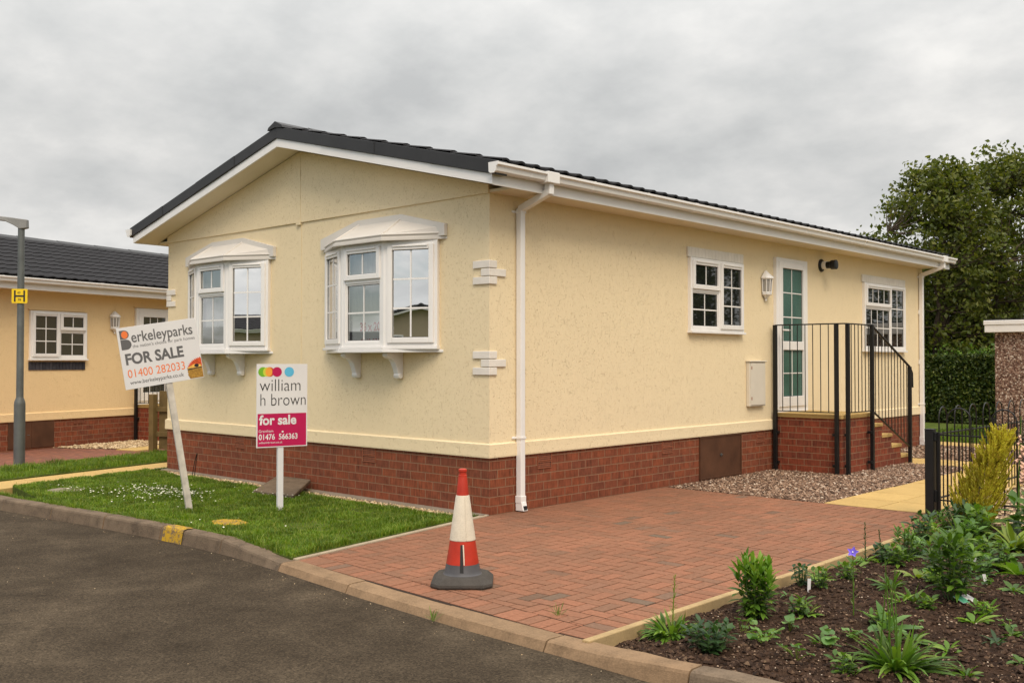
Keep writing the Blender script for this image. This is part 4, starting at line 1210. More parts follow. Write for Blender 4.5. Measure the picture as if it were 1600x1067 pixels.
steps((P2.x, P2.y, 0), nb.rotation_euler.z, .66, 'entrance_steps', 'red brick landing at the white door of the peach home', 'black metal railing on the landing of the peach home', None)

# homes across the road, behind the camera, that the bay windows mirror
def far_home(loc, rz, label, L=11):
    o = thing('park_home', label, 'bungalow', loc, rz)
    shell(o, 6.4, 0, L, .55, 2.9, 3.75, .35, .35, M['render3'], (1,), .6)
    for u in (-1.6, -4.8): window(o, FRONT, u - .7, u + .7, 1.4, 2.5, [(u - .7, u, 1.4, 2.5, 1, 1, True), (u, u + .7, 1.4, 2.5, 1, 1, True)])
    window(o, SIDE, 3, 4.4, 1.4, 2.5, [(3, 3.7, 1.4, 2.5, 1, 1, True), (3.7, 4.4, 1.4, 2.5, 1, 1, True)])
    return o


far_home((-5.6 - 3.2, -39.0, .25), R(180), 'brown gabled park home across the road mirrored in the right bay window', 8)
far_home((-9.5, -42.0, .1), R(90), 'brown park home across the road mirrored in the left bay window', 13)
far_home((-52.5, -51.2, -.1), R(39), 'low grey roofed park home far off mirrored in the middle bay panes', 16)
far_home((1.0, -58.0, .7), R(90), 'brown park home farthest back across the road', 16)


# ================================================================== STREET THINGS
# ---- lamp post with its arm towards the road, and the hydrant plate on it
t = thing('street_lamp', 'grey galvanised lamp post standing in the grass strip', 'lamp post', (-7.96, -1.22, 0))
q = MB().lathe([(.074, -.1), (.074, .86), (.070, .90), (.050, .955), (.048, .97), (.044, 3.34), (.0, 3.345)], 20); q.build('column', M['galv'], t, smooth=True)
q = MB().box(-.068, -.060, -.03, .03, .35, .75); q.build('column_door', M['galv'], t, bevel=.003)
AD = Vector((-.735, -.678, 0)); AS = Vector((.678, -.735, 0))
def ap(a, s, z): return AD * a + AS * s + Vector((0, 0, z))
q = MB(); secs = [(-.09, .045, 3.33, 3.45), (.0, .06, 3.315, 3.46), (.10, .055, 3.375, 3.475), (.22, .05, 3.43, 3.49), (.40, .085, 3.455, 3.51), (.75, .10, 3.47, 3.53), (1.0, .07, 3.49, 3.525)]
for a, s_, z0, z1 in secs: q.v += [tuple(ap(a, -s_, z0)), tuple(ap(a, s_, z0)), tuple(ap(a, s_ * .8, z1)), tuple(ap(a, -s_ * .8, z1))]
for i in range(len(secs) - 1):
    for k in range(4): q.f.append([i * 4 + k, i * 4 + (k + 1) % 4, i * 4 + 4 + (k + 1) % 4, i * 4 + 4 + k]); q.m.append(0)
q.f += [[3, 2, 1, 0], [24, 25, 26, 27]]; q.m += [0, 0]
hd = q.build('lamp_head', M['lamp_grey'], t, recalc=True, bevel=.01)
q = MB(); q.slab([tuple(ap(.42, -.07, 0))[:2], tuple(ap(.95, -.06, 0))[:2], tuple(ap(.95, .06, 0))[:2], tuple(ap(.42, .07, 0))[:2]], 3.455, 3.48); q.build('lamp_lens', M['lampglass'], hd, recalc=True)
# plate
pn = Vector((.80, -.60, 0)); PF = Fr((-7.96, -1.22, 0), Vector((.60, .80, 0)), pn)
t = thing('hydrant_sign', 'small yellow plate with black letter H on the lamp post', 'sign', (-7.96, -1.22, 2.375))
PF2 = Fr((0, 0, 0), PF.U, pn)
def rrect(w, h, r, n=4):
    o = []
    for cx_, cy_, a0 in ((w - r, h - r, 0), (-w + r, h - r, 90), (-w + r, -h + r, 180), (w - r, -h + r, 270)):
        for i in range(n + 1): a = R(a0 + 90 * i / n); o.append((cx_ + r * math.cos(a), cy_ + r * math.sin(a)))
    return o
q = MB().fprism(PF2, rrect(.103, .10, .015), .052, .058); q.build('plate', M['yellow'], t, recalc=True)
q = MB(); q.fbox(PF2, -.072, -.050, -.08, .08, .0582, .060); q.fbox(PF2, .050, .072, -.08, .08, .0582, .060); q.fbox(PF2, -.050, .050, -.012, .012, .0582, .0598); q.build('lettering', M['ink'], t, recalc=True)
text('63', PF2, -.026, .034, .028, M['ink'], 'lettering', t, .059, bold=.02); text('78', PF2, -.022, -.066, .030, M['ink'], 'lettering', t, .059, bold=.02)
q = MB(); q.lathe([(.05, -.012), (.05, .012)], 16, (0, 0, .05)); q.lathe([(.05, -.012), (.05, .012)], 16, (0, 0, -.05)); q.build('band', M['galv'], t)


def disc(F, u, w, rx, rz, d0, d1, n=28): return [(u + rx * math.cos(2 * math.pi * i / n), w + rz * math.sin(2 * math.pi * i / n)) for i in range(n)]


# ---- leaning white sign
t = thing('estate_sign', 'leaning white for sale board with orange telephone number on weathered post', 'sign', (-2.27, -1.83, 0.0))
yaw = R(42.67 + 31); tilt = R(9.2)
U0 = Vector((math.cos(yaw), math.sin(yaw), 0)); Nn = Vector((U0.y, -U0.x, 0))
Us = U0 * math.cos(tilt) + Vector((0, 0, 1)) * math.sin(tilt); Ws = -U0 * math.sin(tilt) + Vector((0, 0, 1)) * math.cos(tilt)
SF = Fr((0, 0, 0), Us, Nn, Ws)
q = MB(); q.fbox(SF, -.030, .030, -.15, 1.75, -.030, .014); q.build('post', M['post_wood'], t, bevel=.004)
BW, BH, B0 = .735, .585, 1.275
SF = Fr(Us * -.035, Us, Nn, Ws); q = MB(); q.fbox(SF, -BW / 2, BW / 2, B0, B0 + BH, .0145, .021); bd = q.build('board', M['sign_white'], t, bevel=.0015)
D = .0218; px = lambda u: -BW / 2 + BW * u; pz = lambda w: B0 + BH * w
text('erkeleyparks', SF, px(.165), pz(.745), .098, M['ink_grey'], 'lettering', bd, D, width=BW * .775, bold=.012)
text("the nation's choice for park homes", SF, px(.165), pz(.655), .030, M['ink_grey'], 'lettering', bd, D, width=BW * .79)
text('FOR SALE', SF, px(.055), pz(.40), .098, M['ink_grey'], 'lettering', bd, D, width=BW * .73, bold=.035)
text('01400 282033', SF, px(.055), pz(.185), .076, M['orange'], 'lettering', bd, D, width=BW * .72, bold=.0)
text('www.berkeleyparks.co.uk', SF, px(.065), pz(.075), .036, M['ink_grey'], 'lettering', bd, D, width=BW * .68, bold=.006)
def lobe(u, w, wd, h, n=10):
    r_ = h / 2; o = [(u, w), (u + wd - r_, w)] + [(u + wd - r_ + r_ * math.cos(a), w + r_ + r_ * math.sin(a)) for a in (R(-90 + 180 * i / n) for i in range(1, n))] + [(u + wd - r_, w + h), (u, w + h)]
    return o
q = MB(); q.fprism(SF, lobe(px(.03), pz(.64), .094, .096), .0211, D); q.fprism(SF, lobe(px(.03), pz(.64) + .100, .083, .084), .0211, D); q.build('emblem', M['ink_grey'], bd, recalc=True)
q = MB(); q.fprism(SF, disc(SF, px(.03) + .044, pz(.64) + .141, .029, .035, 0, 0), .0219, .0224); q.build('emblem_sun', M['orange'], bd, recalc=True)
# serrated sunset badge in the lower right corner
cu, cw = px(.985), pz(.10); o = []
for i in range(31):
    a = R(88 + 92 * i / 30 * 1.12); rr = (.158 if i % 2 else .144); o.append((min(BW / 2 - .004, cu + rr * math.cos(a) * .98), max(pz(.012), cw - .01 + rr * math.sin(a))))
top = [p for p in o if p[1] > cw + .055]; low = [p for p in o if p[1] <= cw + .055]
eL = top[-1]
q = MB(); q.fprism(SF, [(BW / 2 - .004, cw + .055), (BW / 2 - .004, top[0][1])] + top + [(eL[0], cw + .055)], .0211, D); q.build('sunset_badge', M['sunset_red'], bd, recalc=True)
q = MB(); q.fprism(SF, [(BW / 2 - .004, cw + .048), (BW / 2 - .02, cw + .075), (cu - .06, cw + .085), (cu - .10, cw + .072), (eL[0] + .006, cw + .056), (eL[0] + .003, cw + .048)], .0219, .0223); q.build('sunset_glow', M['sunset_yellow'], bd, recalc=True)
q = MB(); q.fprism(SF, [(BW / 2 - .004, pz(.012)), (BW / 2 - .004, cw + .047)] + [(eL[0], cw + .047)] + [(eL[0] + .006 * (k % 2), cw + .047 - .015 * k) for k in range(1, 6)] + [(eL[0] + .018, pz(.012))], .0211, D); q.build('wheat_field', M['wheat'], bd, recalc=True)
q = MB(); q.fprism(SF, [(eL[0] + .002, cw + .034), (BW / 2 - .0045, cw + .044), (BW / 2 - .0045, cw + .052), (eL[0] + .002, cw + .044)], .0224, .0227); q.fprism(SF, disc(SF, cu - .045, cw + .068, .022, .017, 0, 0, 12), .0224, .0228); q.build('tree_line', M['ink'], bd, recalc=True)

# ---- upright two tone sign
t = thing('estate_sign', 'upright white and magenta for sale board with coloured dots on white post', 'sign', (-1.63, -1.23, 0.0))
yaw = R(42.67 + 32); U0 = Vector((math.cos(yaw), math.sin(yaw), 0)); Nn = Vector((U0.y, -U0.x, 0)); SF = Fr((0, 0, 0), U0, Nn)
q = MB(); q.fbox(SF, -.028, .028, -.15, 1.25, -.045, .0); q.build('post', M['sign_white'], t, bevel=.004)
BW, BH, B0 = .51, .805, .635; off = .010
x0_, x1_ = -BW / 2 + off, BW / 2 + off
q = MB(); q.fbox(SF, x0_, x1_, B0, B0 + BH, .0005, .006); bd = q.build('board', M['sign_white'], t, bevel=.001)
px = lambda u: x0_ + BW * u; pz = lambda w: B0 + BH * w; D = .0072
q = MB(); q.fbox(SF, px(.022), px(.978), pz(.012), pz(.405), .0061, .0067); q.build('magenta_panel', M['magenta'], bd)
text('william', SF, px(.06), pz(.675), .118, M['ink'], 'lettering', bd, D, width=BW * .80, bold=-.012)
text('h brown', SF, px(.075), pz(.50), .118, M['ink'], 'lettering', bd, D, width=BW * .89, bold=-.012)
text('for sale', SF, px(.05), pz(.275), .088, M['sign_white'], 'lettering', bd, D, width=BW * .73, bold=.03)
text('Grantham', SF, px(.045), pz(.182), .026, M['sign_white'], 'lettering', bd, D, width=BW * .28)
text('01476  566363', SF, px(.045), pz(.095), .052, M['sign_white'], 'lettering', bd, D, width=BW * .76, bold=.022)
text('williamhbrown.co.uk', SF, px(.045), pz(.048), .020, M['sign_white'], 'lettering', bd, D, width=BW * .46)
q = MB()
q.fprism(SF, disc(SF, px(.51), pz(.185), .010, .010, 0, 0, 14), .0068, D); q.build('phone_mark', M['sign_white'], bd, recalc=True)
for k, (u, mt) in enumerate(((.125, 'lime'), (.25, 'redorange'), (.19, 'yellowgreen'), (.235, 'amber'), (.395, 'magenta'), (.635, 'skyblue'))):
    rx = .048 if k not in (2, 3) else .036
    q = MB().fprism(SF, disc(SF, px(u), pz(.905), rx if k > 3 or k < 2 else .034, .047 if k not in (2, 3) else .044, 0, 0), .0062 + .0003 * k, .0066 + .0003 * k); q.build('coloured_dot', M[mt], bd, recalc=True)

# ---- traffic cone
t = thing('traffic_cone', 'red and white traffic cone on grey base standing on the block paving', 'traffic cone', (1.885, -2.21, 0), R(42.67))
def octa(hw, c, z): return [(-hw + c, -hw, z), (hw - c, -hw, z), (hw, -hw + c, z), (hw, hw - c, z), (hw - c, hw, z), (-hw + c, hw, z), (-hw, hw - c, z), (-hw, -hw + c, z)]
q = MB(); lv = [octa(.195, .055, .0), octa(.203, .058, .012), octa(.200, .058, .030), octa(.165, .052, .064), octa(.150, .05, .068)]
for l in lv: q.v += l
for i in range(len(lv) - 1):
    for k in range(8): q.f.append([i * 8 + k, i * 8 + (k + 1) % 8, i * 8 + 8 + (k + 1) % 8, i * 8 + 8 + k]); q.m.append(0)
q.f += [list(range(8))[::-1], list(range(32, 40))]; q.m += [0, 0]
q.build('cone_base', M['cone_grey'], t, bevel=.006)
q = MB().lathe([(.150, .060), (.132, .066), (.124, .075), (.119, .085), (.108, .137), (.09, .14)], 32); q.build('cone_skirt', M['cone_dark'], t, smooth=True)
q = MB().lathe([(.1085, .136), (.082, .30), (.0795, .30)], 32); q.build('cone_body', M['cone_red'], t, smooth=True)
q = MB().lathe([(.0845, .288), (.0868, .292), (.0842, .306), (.0455, .578), (.043, .583), (.03, .583)], 32); sl_ = q.build('reflective_sleeve', M['cone_white'], t, smooth=True)
q = MB().tube([(.031, -.082, .295), (.016, -.042, .58)], .0035, 6); q.build('sleeve_seam', M['cone_white'], sl_)
q = MB().lathe([(.0425, .578), (.030, .695), (.0285, .70), (.0285, .715), (.0245, .718), (.0245, .735), (.0285, .738), (.0285, .752), (.02, .757), (.0, .757)], 32); q.build('cone_top', M['cone_red'], t, smooth=True)
q = MB(); f = lambda z: -(.1085 - (z - .136) * .1616) - .001
q.hexa([(-.012, f(.09) - .001, .09), (.012, f(.09) - .001, .09), (.012, f(.09) + .02, .09), (-.012, f(.09) + .02, .09), (-.010, f(.268), .268), (.004, f(.268), .268), (.004, f(.268) + .02, .268), (-.010, f(.268) + .02, .268)])
q.build('slot', M['seal'], t)
q = MB(); q.hexa([(.0125, f(.14), .14), (.019, f(.14), .14), (.019, f(.14) + .02, .14), (.0125, f(.14) + .02, .14), (.0045, f(.268), .268), (.013, f(.268), .268), (.013, f(.268) + .02, .268), (.0045, f(.268) + .02, .268)])
q.build('slot_edge', M['cone_white'], t)

# ---- small things on the lawn
q = MB(); q.hexa([(-2.86, -.74, .018), (-2.18, -.70, .018), (-2.76, -.055, .085), (-3.40, -.06, .085), (-2.86, -.74, .062), (-2.18, -.70, .062), (-2.76, -.055, .128), (-3.40, -.06, .128)])
tag(q.build('concrete_slab', M['kerb_old'], bevel=.008, recalc=True), 'grey concrete slab propped against the brick base behind the magenta sign', 'slab')
q = MB(); pts = [(-1.47, -2.08), (-1.28, -2.17), (-1.09, -2.02), (-1.13, -1.90), (-1.32, -1.86), (-1.46, -1.95)]
q.slab(pts, .0, .042); tag(q.build('cover_plate', M['yellow_worn'], bevel=.02, recalc=True), 'low yellow painted cover set in the lawn near the kerb', 'cover')
q = MB(); q.lathe([(.20, 0), (.20, .036), (.17, .038)], 20, (-4.62, -2.0, 0)); tag(q.build('inspection_cover', M['concrete'], smooth=True), 'dark round inspection cover sunk in the daisy lawn', 'cover')
q = MB(); q.tube([(-5.02 + .15 * math.sin(a) * .6 + .05 * a / 3, -.24, .30 * math.sin(a) ** .8 if 0 < a < 3.14 else -.02) for a in [.0001 + 3.1414 * i / 14 for i in range(15)]], .0055, 6)
tag(q.build('cable_loop', M['black'], smooth=True), 'black cable loop rising from the gravel at the left house corner', 'cable')

# ---- timber gate end between the homes
t = thing('wooden_fence', 'short timber fence of upright boards between the two homes', 'fence', (-8.62, 1.12, 0), nb.rotation_euler.z)
MB().box(-.055, .045, -.05, .05, -.1, .93).build('post', M['fence_wood'], t, bevel=.006)
for k in range(6): MB().box(.06 + .30 * k, .06 + .30 * k + .27, .06, .082, .05, .985 - .012 * (k % 2)).build('board', M['fence_wood'], t, bevel=.004)
for z in (.25, .65): MB().box(.0, 1.85, .02, .058, z, z + .08).build('rail', M['fence_wood'], t, bevel=.004)

# ---- bow top railings
def bow_fence(name, label, x, y, rz, n, pitch=.42, gatepost=True):
    t = thing(name, label, 'fence', (x, y, 0), rz)
    hoop = MB(); w = .105; r_ = .0065; top = 1.03
    pts = [(0, 0, .08)] + [(w - w * math.cos(a), 0, top - w + w * math.sin(a)) for a in [math.pi * i / 12 for i in range(13)]] + [(2 * w, 0, .08)]
    hoop.tube(pts, r_, 6); hoop = hoop.build('hoop', M['black'], t, smooth=True, angle=180); hoop.location = (.10, 0, 0)
    bar = MB().tube([(0, 0, .08), (0, 0, .80)], r_, 6).build('bar', M['black'], t); bar.location = (.205, 0, 0)
    for i in range(n):
        if i:
            o = hoop.copy(); COL.objects.link(o); o.location = (.10 + pitch * i, 0, 0)
            o = bar.copy(); COL.objects.link(o); o.location = (.205 + pitch * i, 0, 0)
        o = bar.copy(); COL.objects.link(o); o.location = (.415 + pitch * i, 0, 0)
    L_ = .10 + pitch * n
    MB().box(0, L_, -.012, .012, .772, .784).build('top_rail', M['black'], t); MB().box(0, L_, -.012, .012, .164, .176).build('bottom_rail', M['black'], t)
    for k in range(0, n + 1, 4):
        MB().box(pitch * k - .0125 + .02, pitch * k + .0125 + .02, -.0125, .0125, -.1, .86 if k else .80).build('post', M['black'], t)
    return t


bow_fence('bow_top_fence', 'black bow top railings running away beside the yellow garden path', 3.15, 2.80, R(90), 9)
bow_fence('bow_top_fence', 'black bow top railings running behind the flower bed towards the right', 3.18, 2.75, 0, 8, .39)
t = thing('gate_post', 'stout square black post at the corner of the driveway and the bed', 'post', (3.13, 2.73, 0))
MB().box(-.04, .04, -.04, .04, -.1, .82).build('shaft', M['black'], t, bevel=.005)
MB().box(-.043, .043, -.043, .043, .8205, .832).build('cap', M['black'], t, bevel=.005)
MB().box(.038, .06, -.02, .02, .15, .26).build('hinge', M['black'], t, bevel=.004); MB().box(.038, .06, -.02, .02, .72, .80).build('hinge', M['black'], t, bevel=.004)

# ---- garage
t = thing('garage', 'pebble dash garage with white fascia board behind the railings', 'garage')
MB().box(.74, 4.3, 12.45, 17.6, -.1, 1.98).build('wall', M['pebbledash'], t)
q = MB(); q.box(.60, 4.44, 12.33, 17.75, 1.985, 2.12); q.box(.585, 4.455, 12.315, 17.765, 2.12, 2.20); q.build('fascia', M['upvc'], t, bevel=.008)
MB().box(.62, 4.42, 12.36, 17.7, 2.2, 2.225).build('roof', M['slate'], t)

# ================================================================== VEGETATION
def leafcloud(mb, pts, size, r, tri=False, up=.25, m=0):
    for p in pts:
        a, b = r.uniform(0, 6.283), r.uniform(-1, 1)
        n = Vector((math.cos(a) * math.sqrt(1 - b * b), math.sin(a) * math.sqrt(1 - b * b), b + up)).normalized()
        u = n.orthogonal().normalized(); u = Matrix.Rotation(r.uniform(0, 6.283), 3, n) @ u; v = n.cross(u)
        s = size * r.uniform(.6, 1.25); p = Vector(p)
        k = len(mb.v)
        mb.v += [tuple(p - u * s * .5), tuple(p + v * s * .34 - u * s * .05 + n * s * .10), tuple(p + u * s * .55), tuple(p - v * s * .34 - u * s * .05 + n * s * .10)]
        mb.f.append([k, k + 1, k + 2]); mb.f.append([k, k + 2, k + 3]); mb.m += [m, m]


def tree(name, label, loc, h, rad, seed, ntips=420, leaves=34, lsize=.13, base=.12, trunk_r=.16, group=None, stems=5, clus=.34):
    r = random.Random(seed); t = thing(name, label, 'tree', loc, 0, group)
    tr = MB(); lf = MB(); nodes = []
    for s in range(stems):
        a = 6.283 * s / stems + r.uniform(-.4, .4); out = rad * r.uniform(.25, .62); pts = []; p = Vector((r.uniform(-.15, .15), r.uniform(-.15, .15), -.1)); hh = h * r.uniform(.90, .96) if s == 0 else h * r.uniform(.58, .76)
        out *= .25 if s == 0 else 1
        for i in range(9):
            f = i / 8
            pts.append(Vector((p.x + math.cos(a) * out * f ** .8 + r.uniform(-.12, .12) * f, p.y + math.sin(a) * out * f ** .8 + r.uniform(-.12, .12) * f, -.1 + hh * f)))
        tr.tube(pts, [trunk_r * (1 - .9 * i / 8) for i in range(9)], 6); nodes += pts[2:]
    tips = []
    while len(tips) < ntips:
        z = h * (base + (1 - base) * r.random() ** .8); f = (z / h - base) / (1 - base)
        prof = rad * (math.sin(math.pi * min(1, .18 + .80 * f)) ** .55)
        a = r.uniform(0, 6.283); q = r.random() ** .45
        lump = .80 + .32 * mnoise.noise(Vector((math.cos(a) * 1.6, math.sin(a) * 1.6, z * .55 + seed)))
        p = Vector((math.cos(a), math.sin(a), 0)) * prof * q * lump; p.z = z + r.uniform(-.2, .25)
        tips.append(p)
    for p in tips:
        nd = min(nodes, key=lambda n_: (n_ - p).length_squared + max(0, n_.z - p.z) * 2)
        mid = (nd + p) / 2 + Vector((0, 0, -.08)) * (nd - p).length
        if r.random() < .75: tr.tube([nd, mid, p], [.022, .013, .005], 4, cap=False)
        cs = clus * r.uniform(.6, 1.25); n = int(leaves * r.uniform(.6, 1.3))
        leafcloud(lf, [p + Vector((r.gauss(0, cs * .55), r.gauss(0, cs * .55), r.gauss(0, cs * .42))) for _ in range(n)], lsize, r)
    for nd in nodes[6::7] + nodes[5::7] + nodes[4::7]:
        for _ in range(4):
            c = nd + Vector((r.gauss(0, .22), r.gauss(0, .22), r.gauss(0, .2)))
            leafcloud(lf, [c + Vector((r.gauss(0, .2), r.gauss(0, .2), r.gauss(0, .18))) for _ in range(leaves // 2)], lsize, r)
    tr.build('trunk', M['bark'], t, uv=False); lf.build('crown', M['tree_leaf'], t, uv=False)
    return t


def place(depth, lat): return (6.651 - .678 * depth + .735 * lat, -6.897 + .735 * depth + .678 * lat, 0)
ta = tree('broadleaf_tree', 'tall leafy green tree rising highest behind the garage', place(27, 13.35), 6.9, 3.1, 4, 640, 26, .13, clus=.30)
tb = tree('broadleaf_tree', 'green tree leaning out over the far roof corner of the cream home', place(26, 11.1), 6.45, 2.45, 9, 560, 25, .13, clus=.29)
tree('broadleaf_tree', 'dense dark green tree between the two taller trees above the hedge', place(29, 12.7), 4.6, 3.2, 14, 480, 44, .14, .02)
tc_ = copy_tree(ta); tc_.location = place(29, 17.2); tc_.rotation_euler.z = 2.1; tc_['label'] = 'leafy green tree at the right edge of the picture above the garage roof'
tree('broadleaf_tree', 'thin tree top just showing above the grey roof edge', place(36, 12.4), 5.75, 1.1, 23, 110, 26)
for k, (x, y, s, rz) in enumerate(((14, 27, 1.15, .5), (19, 31, 1.25, 2.0), (10.5, 29, 1.05, 4.1), (24, 30, 1.2, 5.0), (17, 22.5, .95, 3.0), (22, 24, 1.0, 1.1), (28, 26, 1.2, 3.7))):
    o = copy_tree(tb if k % 2 else ta); o.location = (x, y, 0); o.scale = (s, s, s); o.rotation_euler.z = rz
    o['label'] = 'leafy tree beyond the garden mirrored darkly in the side windows'; o['group'] = 'trees mirrored in the side windows'

# hedge: clipped box of small leaves round a twiggy dark core
t = thing('hedge', 'long clipped green hedge behind the far lawn', 'hedge')
r = random.Random(77); q = MB(); hx0, hx1, hy0, hy1, hz = -6.5, 8.0, 17.75, 18.9, 1.62
MB().box(hx0 + .1, hx1 - .1, hy0 + .22, hy1 - .22, -.1, hz - .22).build('twig_core', M['bark'], t)
pts = []
for _ in range(46000):
    x = r.uniform(hx0, hx1) if r.random() < .35 else r.uniform(-3.4, 1.6)
    bulge = .10 * mnoise.noise(Vector((x * 1.1, 0, 0))) + .10 * mnoise.noise(Vector((x * 3, 1, 0)))
    if r.random() < .72: p = (x, hy0 + .22 * r.random() ** 1.5 - bulge + .08 * mnoise.noise(Vector((x * 2, r.random() * 2, 2))), r.uniform(0.02, hz))
    else: p = (x, r.uniform(hy0, hy1), hz - .16 * r.random() + bulge * .6 + (.12 * r.random() if r.random() < .04 else 0))
    pts.append(p)
leafcloud(q, pts, .075, r); q.build('foliage', M['hedge_leaf'], t, uv=False)
q = MB()
for _ in range(60):
    x = r.uniform(-3.2, 1.2); z = hz + r.uniform(.05, .35); yy_ = r.uniform(hy0 + .2, hy1)
    leafcloud(q, [(x + r.gauss(0, .06), yy_ + r.gauss(0, .06), hz - .1 + (z - hz + .1) * i / 14) for i in range(14)], .08, r)
q.build('sprouts', M['lf_mid'], t, uv=False)


# ---- planting in the bed
rp = random.Random(99)
def plant(label, cat, x, y, name, group=None): return thing(name, label, cat, (x, y, soil_z(x, y) - .006), 0, group)


def rosette(t, n, ln, wd, mt, el0=15, el1=70, droop=.7, seed=1, z0=.005, shape=.55, name='leaves', spread=.02):
    r = random.Random(seed); q = MB()
    for i in range(n):
        a = 2.4 * i + r.uniform(-.35, .35); e = R(el1 + (el0 - el1) * (i / max(1, n - 1)) ** .7 + r.uniform(-8, 8)); l = ln * r.uniform(.65, 1.15)
        q.leaf((math.cos(a) * r.uniform(0, spread), math.sin(a) * r.uniform(0, spread), z0), (math.cos(a) * math.cos(e), math.sin(a) * math.cos(e), math.sin(e)), l, wd * r.uniform(.75, 1.2), droop * r.uniform(.5, 1.4), 4, 0, .25, r.uniform(-.4, .4), shape)
    return q.build(name, M[mt], t, uv=False, smooth=True, angle=180)


def spike(t, h, mt, seed, leaf=.045, lw=.010, x=0, y=0, tip=True, lean=.02, nl=26, name='flower_spike'):
    r = random.Random(seed); q = MB(); lx, ly = r.uniform(-lean, lean), r.uniform(-lean, lean)
    q.tube([(x, y, 0), (x + lx * .4, y + ly * .4, h * .5), (x + lx, y + ly, h)], [.0042, .0034, .002], 5)
    for i in range(nl):
        f = .12 + .88 * i / nl; a = 2.4 * i; e = R(35 + 35 * f)
        q.leaf((x + lx * f, y + ly * f, h * f), (math.cos(a) * math.cos(e), math.sin(a) * math.cos(e), math.sin(e)), leaf * (1.15 - .6 * f) * r.uniform(.7, 1.3), lw * (1.1 - .3 * f), .3, 2, 0, .2, 0, .5)
    return q.build(name, M[mt], t, uv=False)


def bush(t, h, rad, n, ln, wd, mt, seed, stems=9, low=.15, upright=60, ztop=1.0, name='foliage', col2=None):
    r = random.Random(seed); q = MB(); st = MB(); k = MB()
    for s in range(stems):
        a = 2.4 * s; rr = rad * math.sqrt((s + .4) / stems) * .8; hh = h * (1 - .22 * (rr / rad) ** 2) * r.uniform(.85, 1.05)
        top = Vector((math.cos(a) * rr, math.sin(a) * rr, hh)); bot = Vector((math.cos(a) * rr * .25, math.sin(a) * rr * .25, 0))
        st.tube([bot, (bot + top) / 2 + Vector((math.cos(a), math.sin(a), 0)) * rr * .15, top], [.0045, .0035, .002], 5)
        for i in range(n):
            f = low + (1 - low) * i / (n - 1); p = bot.lerp(top, f) + Vector((math.cos(a), math.sin(a), 0)) * rr * .3 * math.sin(math.pi * f); b = 2.4 * i + s
            e = R(10 + upright * f ** 1.5 + r.uniform(-14, 14))
            (k if (col2 and f > .72) else q).leaf(p, (math.cos(b) * math.cos(e), math.sin(b) * math.cos(e), math.sin(e)), ln * r.uniform(.65, 1.15), wd * r.uniform(.8, 1.15), .5 * r.uniform(.4, 1.5), 3, 0, .22, r.uniform(-.3, .3), .5)
    st.build('stems', M['stem'], t, uv=False); o = q.build(name, M[mt], t, uv=False, smooth=True, angle=180)
    if col2: k.build('new_leaves', M[col2], t, uv=False, smooth=True, angle=180)
    return o


def roundleaf(t, n, size, spread, mt, seed, h=.09):
    r = random.Random(seed); q = MB(); st = MB()
    for i in range(n):
        a = r.uniform(0, 6.283); d = spread * r.random() ** .6; z = h * r.uniform(.4, 1.1); c = Vector((math.cos(a) * d, math.sin(a) * d, z)); s = size * r.uniform(.6, 1.15)
        st.tube([(0, 0, 0), (c.x * .6, c.y * .6, z * .75), c], .002, 4)
        nrm = Vector((r.uniform(-.45, .45), r.uniform(-.45, .45), 1)).normalized(); u = nrm.orthogonal().normalized(); v = nrm.cross(u); k = len(q.v); m_ = 12
        q.v.append(tuple(c - nrm * .004)); q.v += [tuple(c + (u * math.cos(b) + v * math.sin(b)) * s * .5 * (1 + .07 * math.sin(5 * b)) + nrm * .004 * math.sin(3 * b)) for b in (6.283 * j / m_ for j in range(m_))]
        q.f += [[k, k + 1 + j, k + 1 + (j + 1) % m_] for j in range(m_)]; q.m += [0] * m_
    st.build('stems', M['lf_yellow'], t, uv=False); return q.build('leaves', M[mt], t, uv=False, smooth=True, angle=180)


t = plant('rounded glossy shrub by the bed edging, upright bright leaves on top', 'shrub', 3.72, -1.63, 'leafy_shrub'); bush(t, .335, .13, 26, .085, .030, 'lf_mid', 3, 15, .1, 62, col2='lf_bright')
t = plant('green leaf rosette with one tall stem nearest the bed corner', 'plant', 3.57, -2.29, 'spiky_plant'); rosette(t, 170, .135, .024, 'lf_mid', 5, 80, 1.3, 5, spread=.075); spike(t, .33, 'lf_yellow', 6, .05, .006, .0, .02, nl=34)
t = plant('low dark purple green plant beside the kerb', 'plant', 3.89, -2.40, 'dark_plant'); bush(t, .15, .14, 14, .06, .03, 'lf_dark', 8, 13, .1, 40)
for k, (x, y, n, s, lab) in enumerate(((3.83, -1.98, 7, .055, 'round leaved seedling nearest the glossy shrub'), (4.03, -2.10, 8, .055, 'round leaved seedling with a yellow stalk in the middle of the front row'), (4.0, -1.76, 7, .06, 'round leaved seedling just right of the glossy shrub foot'), (4.30, -2.27, 8, .055, 'round leaved seedling closest to the kerb'), (4.34, -1.98, 9, .065, 'large round leaved seedling left of the strappy clump'), (4.26, .72, 6, .07, 'round leaved seedling beside the upper white plant tag'))):
    t = plant(lab, 'seedling', x, y, 'round_leaf_plant', 'round leaved seedlings in the bed'); roundleaf(t, n, s, .085, 'lf_grey', 40 + k)
t = plant('small bright green seedling between shrub and purple flower', 'plant', 3.94, -1.42, 'bright_plant'); rosette(t, 13, .10, .028, 'lf_bright', 15, 60, .7, 12)
t = plant('large clump of strappy green leaves with bare flower stems near the kerb', 'plant', 4.70, -2.03, 'strappy_clump'); rosette(t, 170, .25, .026, 'lf_mid', 8, 82, 1.0, 13, spread=.07, shape=.45)
for k in range(5): spike(t, rp.uniform(.38, .55), 'lf_mid', 70 + k, .05, .006, rp.uniform(-.10, .06), rp.uniform(-.06, .06), lean=.06, nl=12)
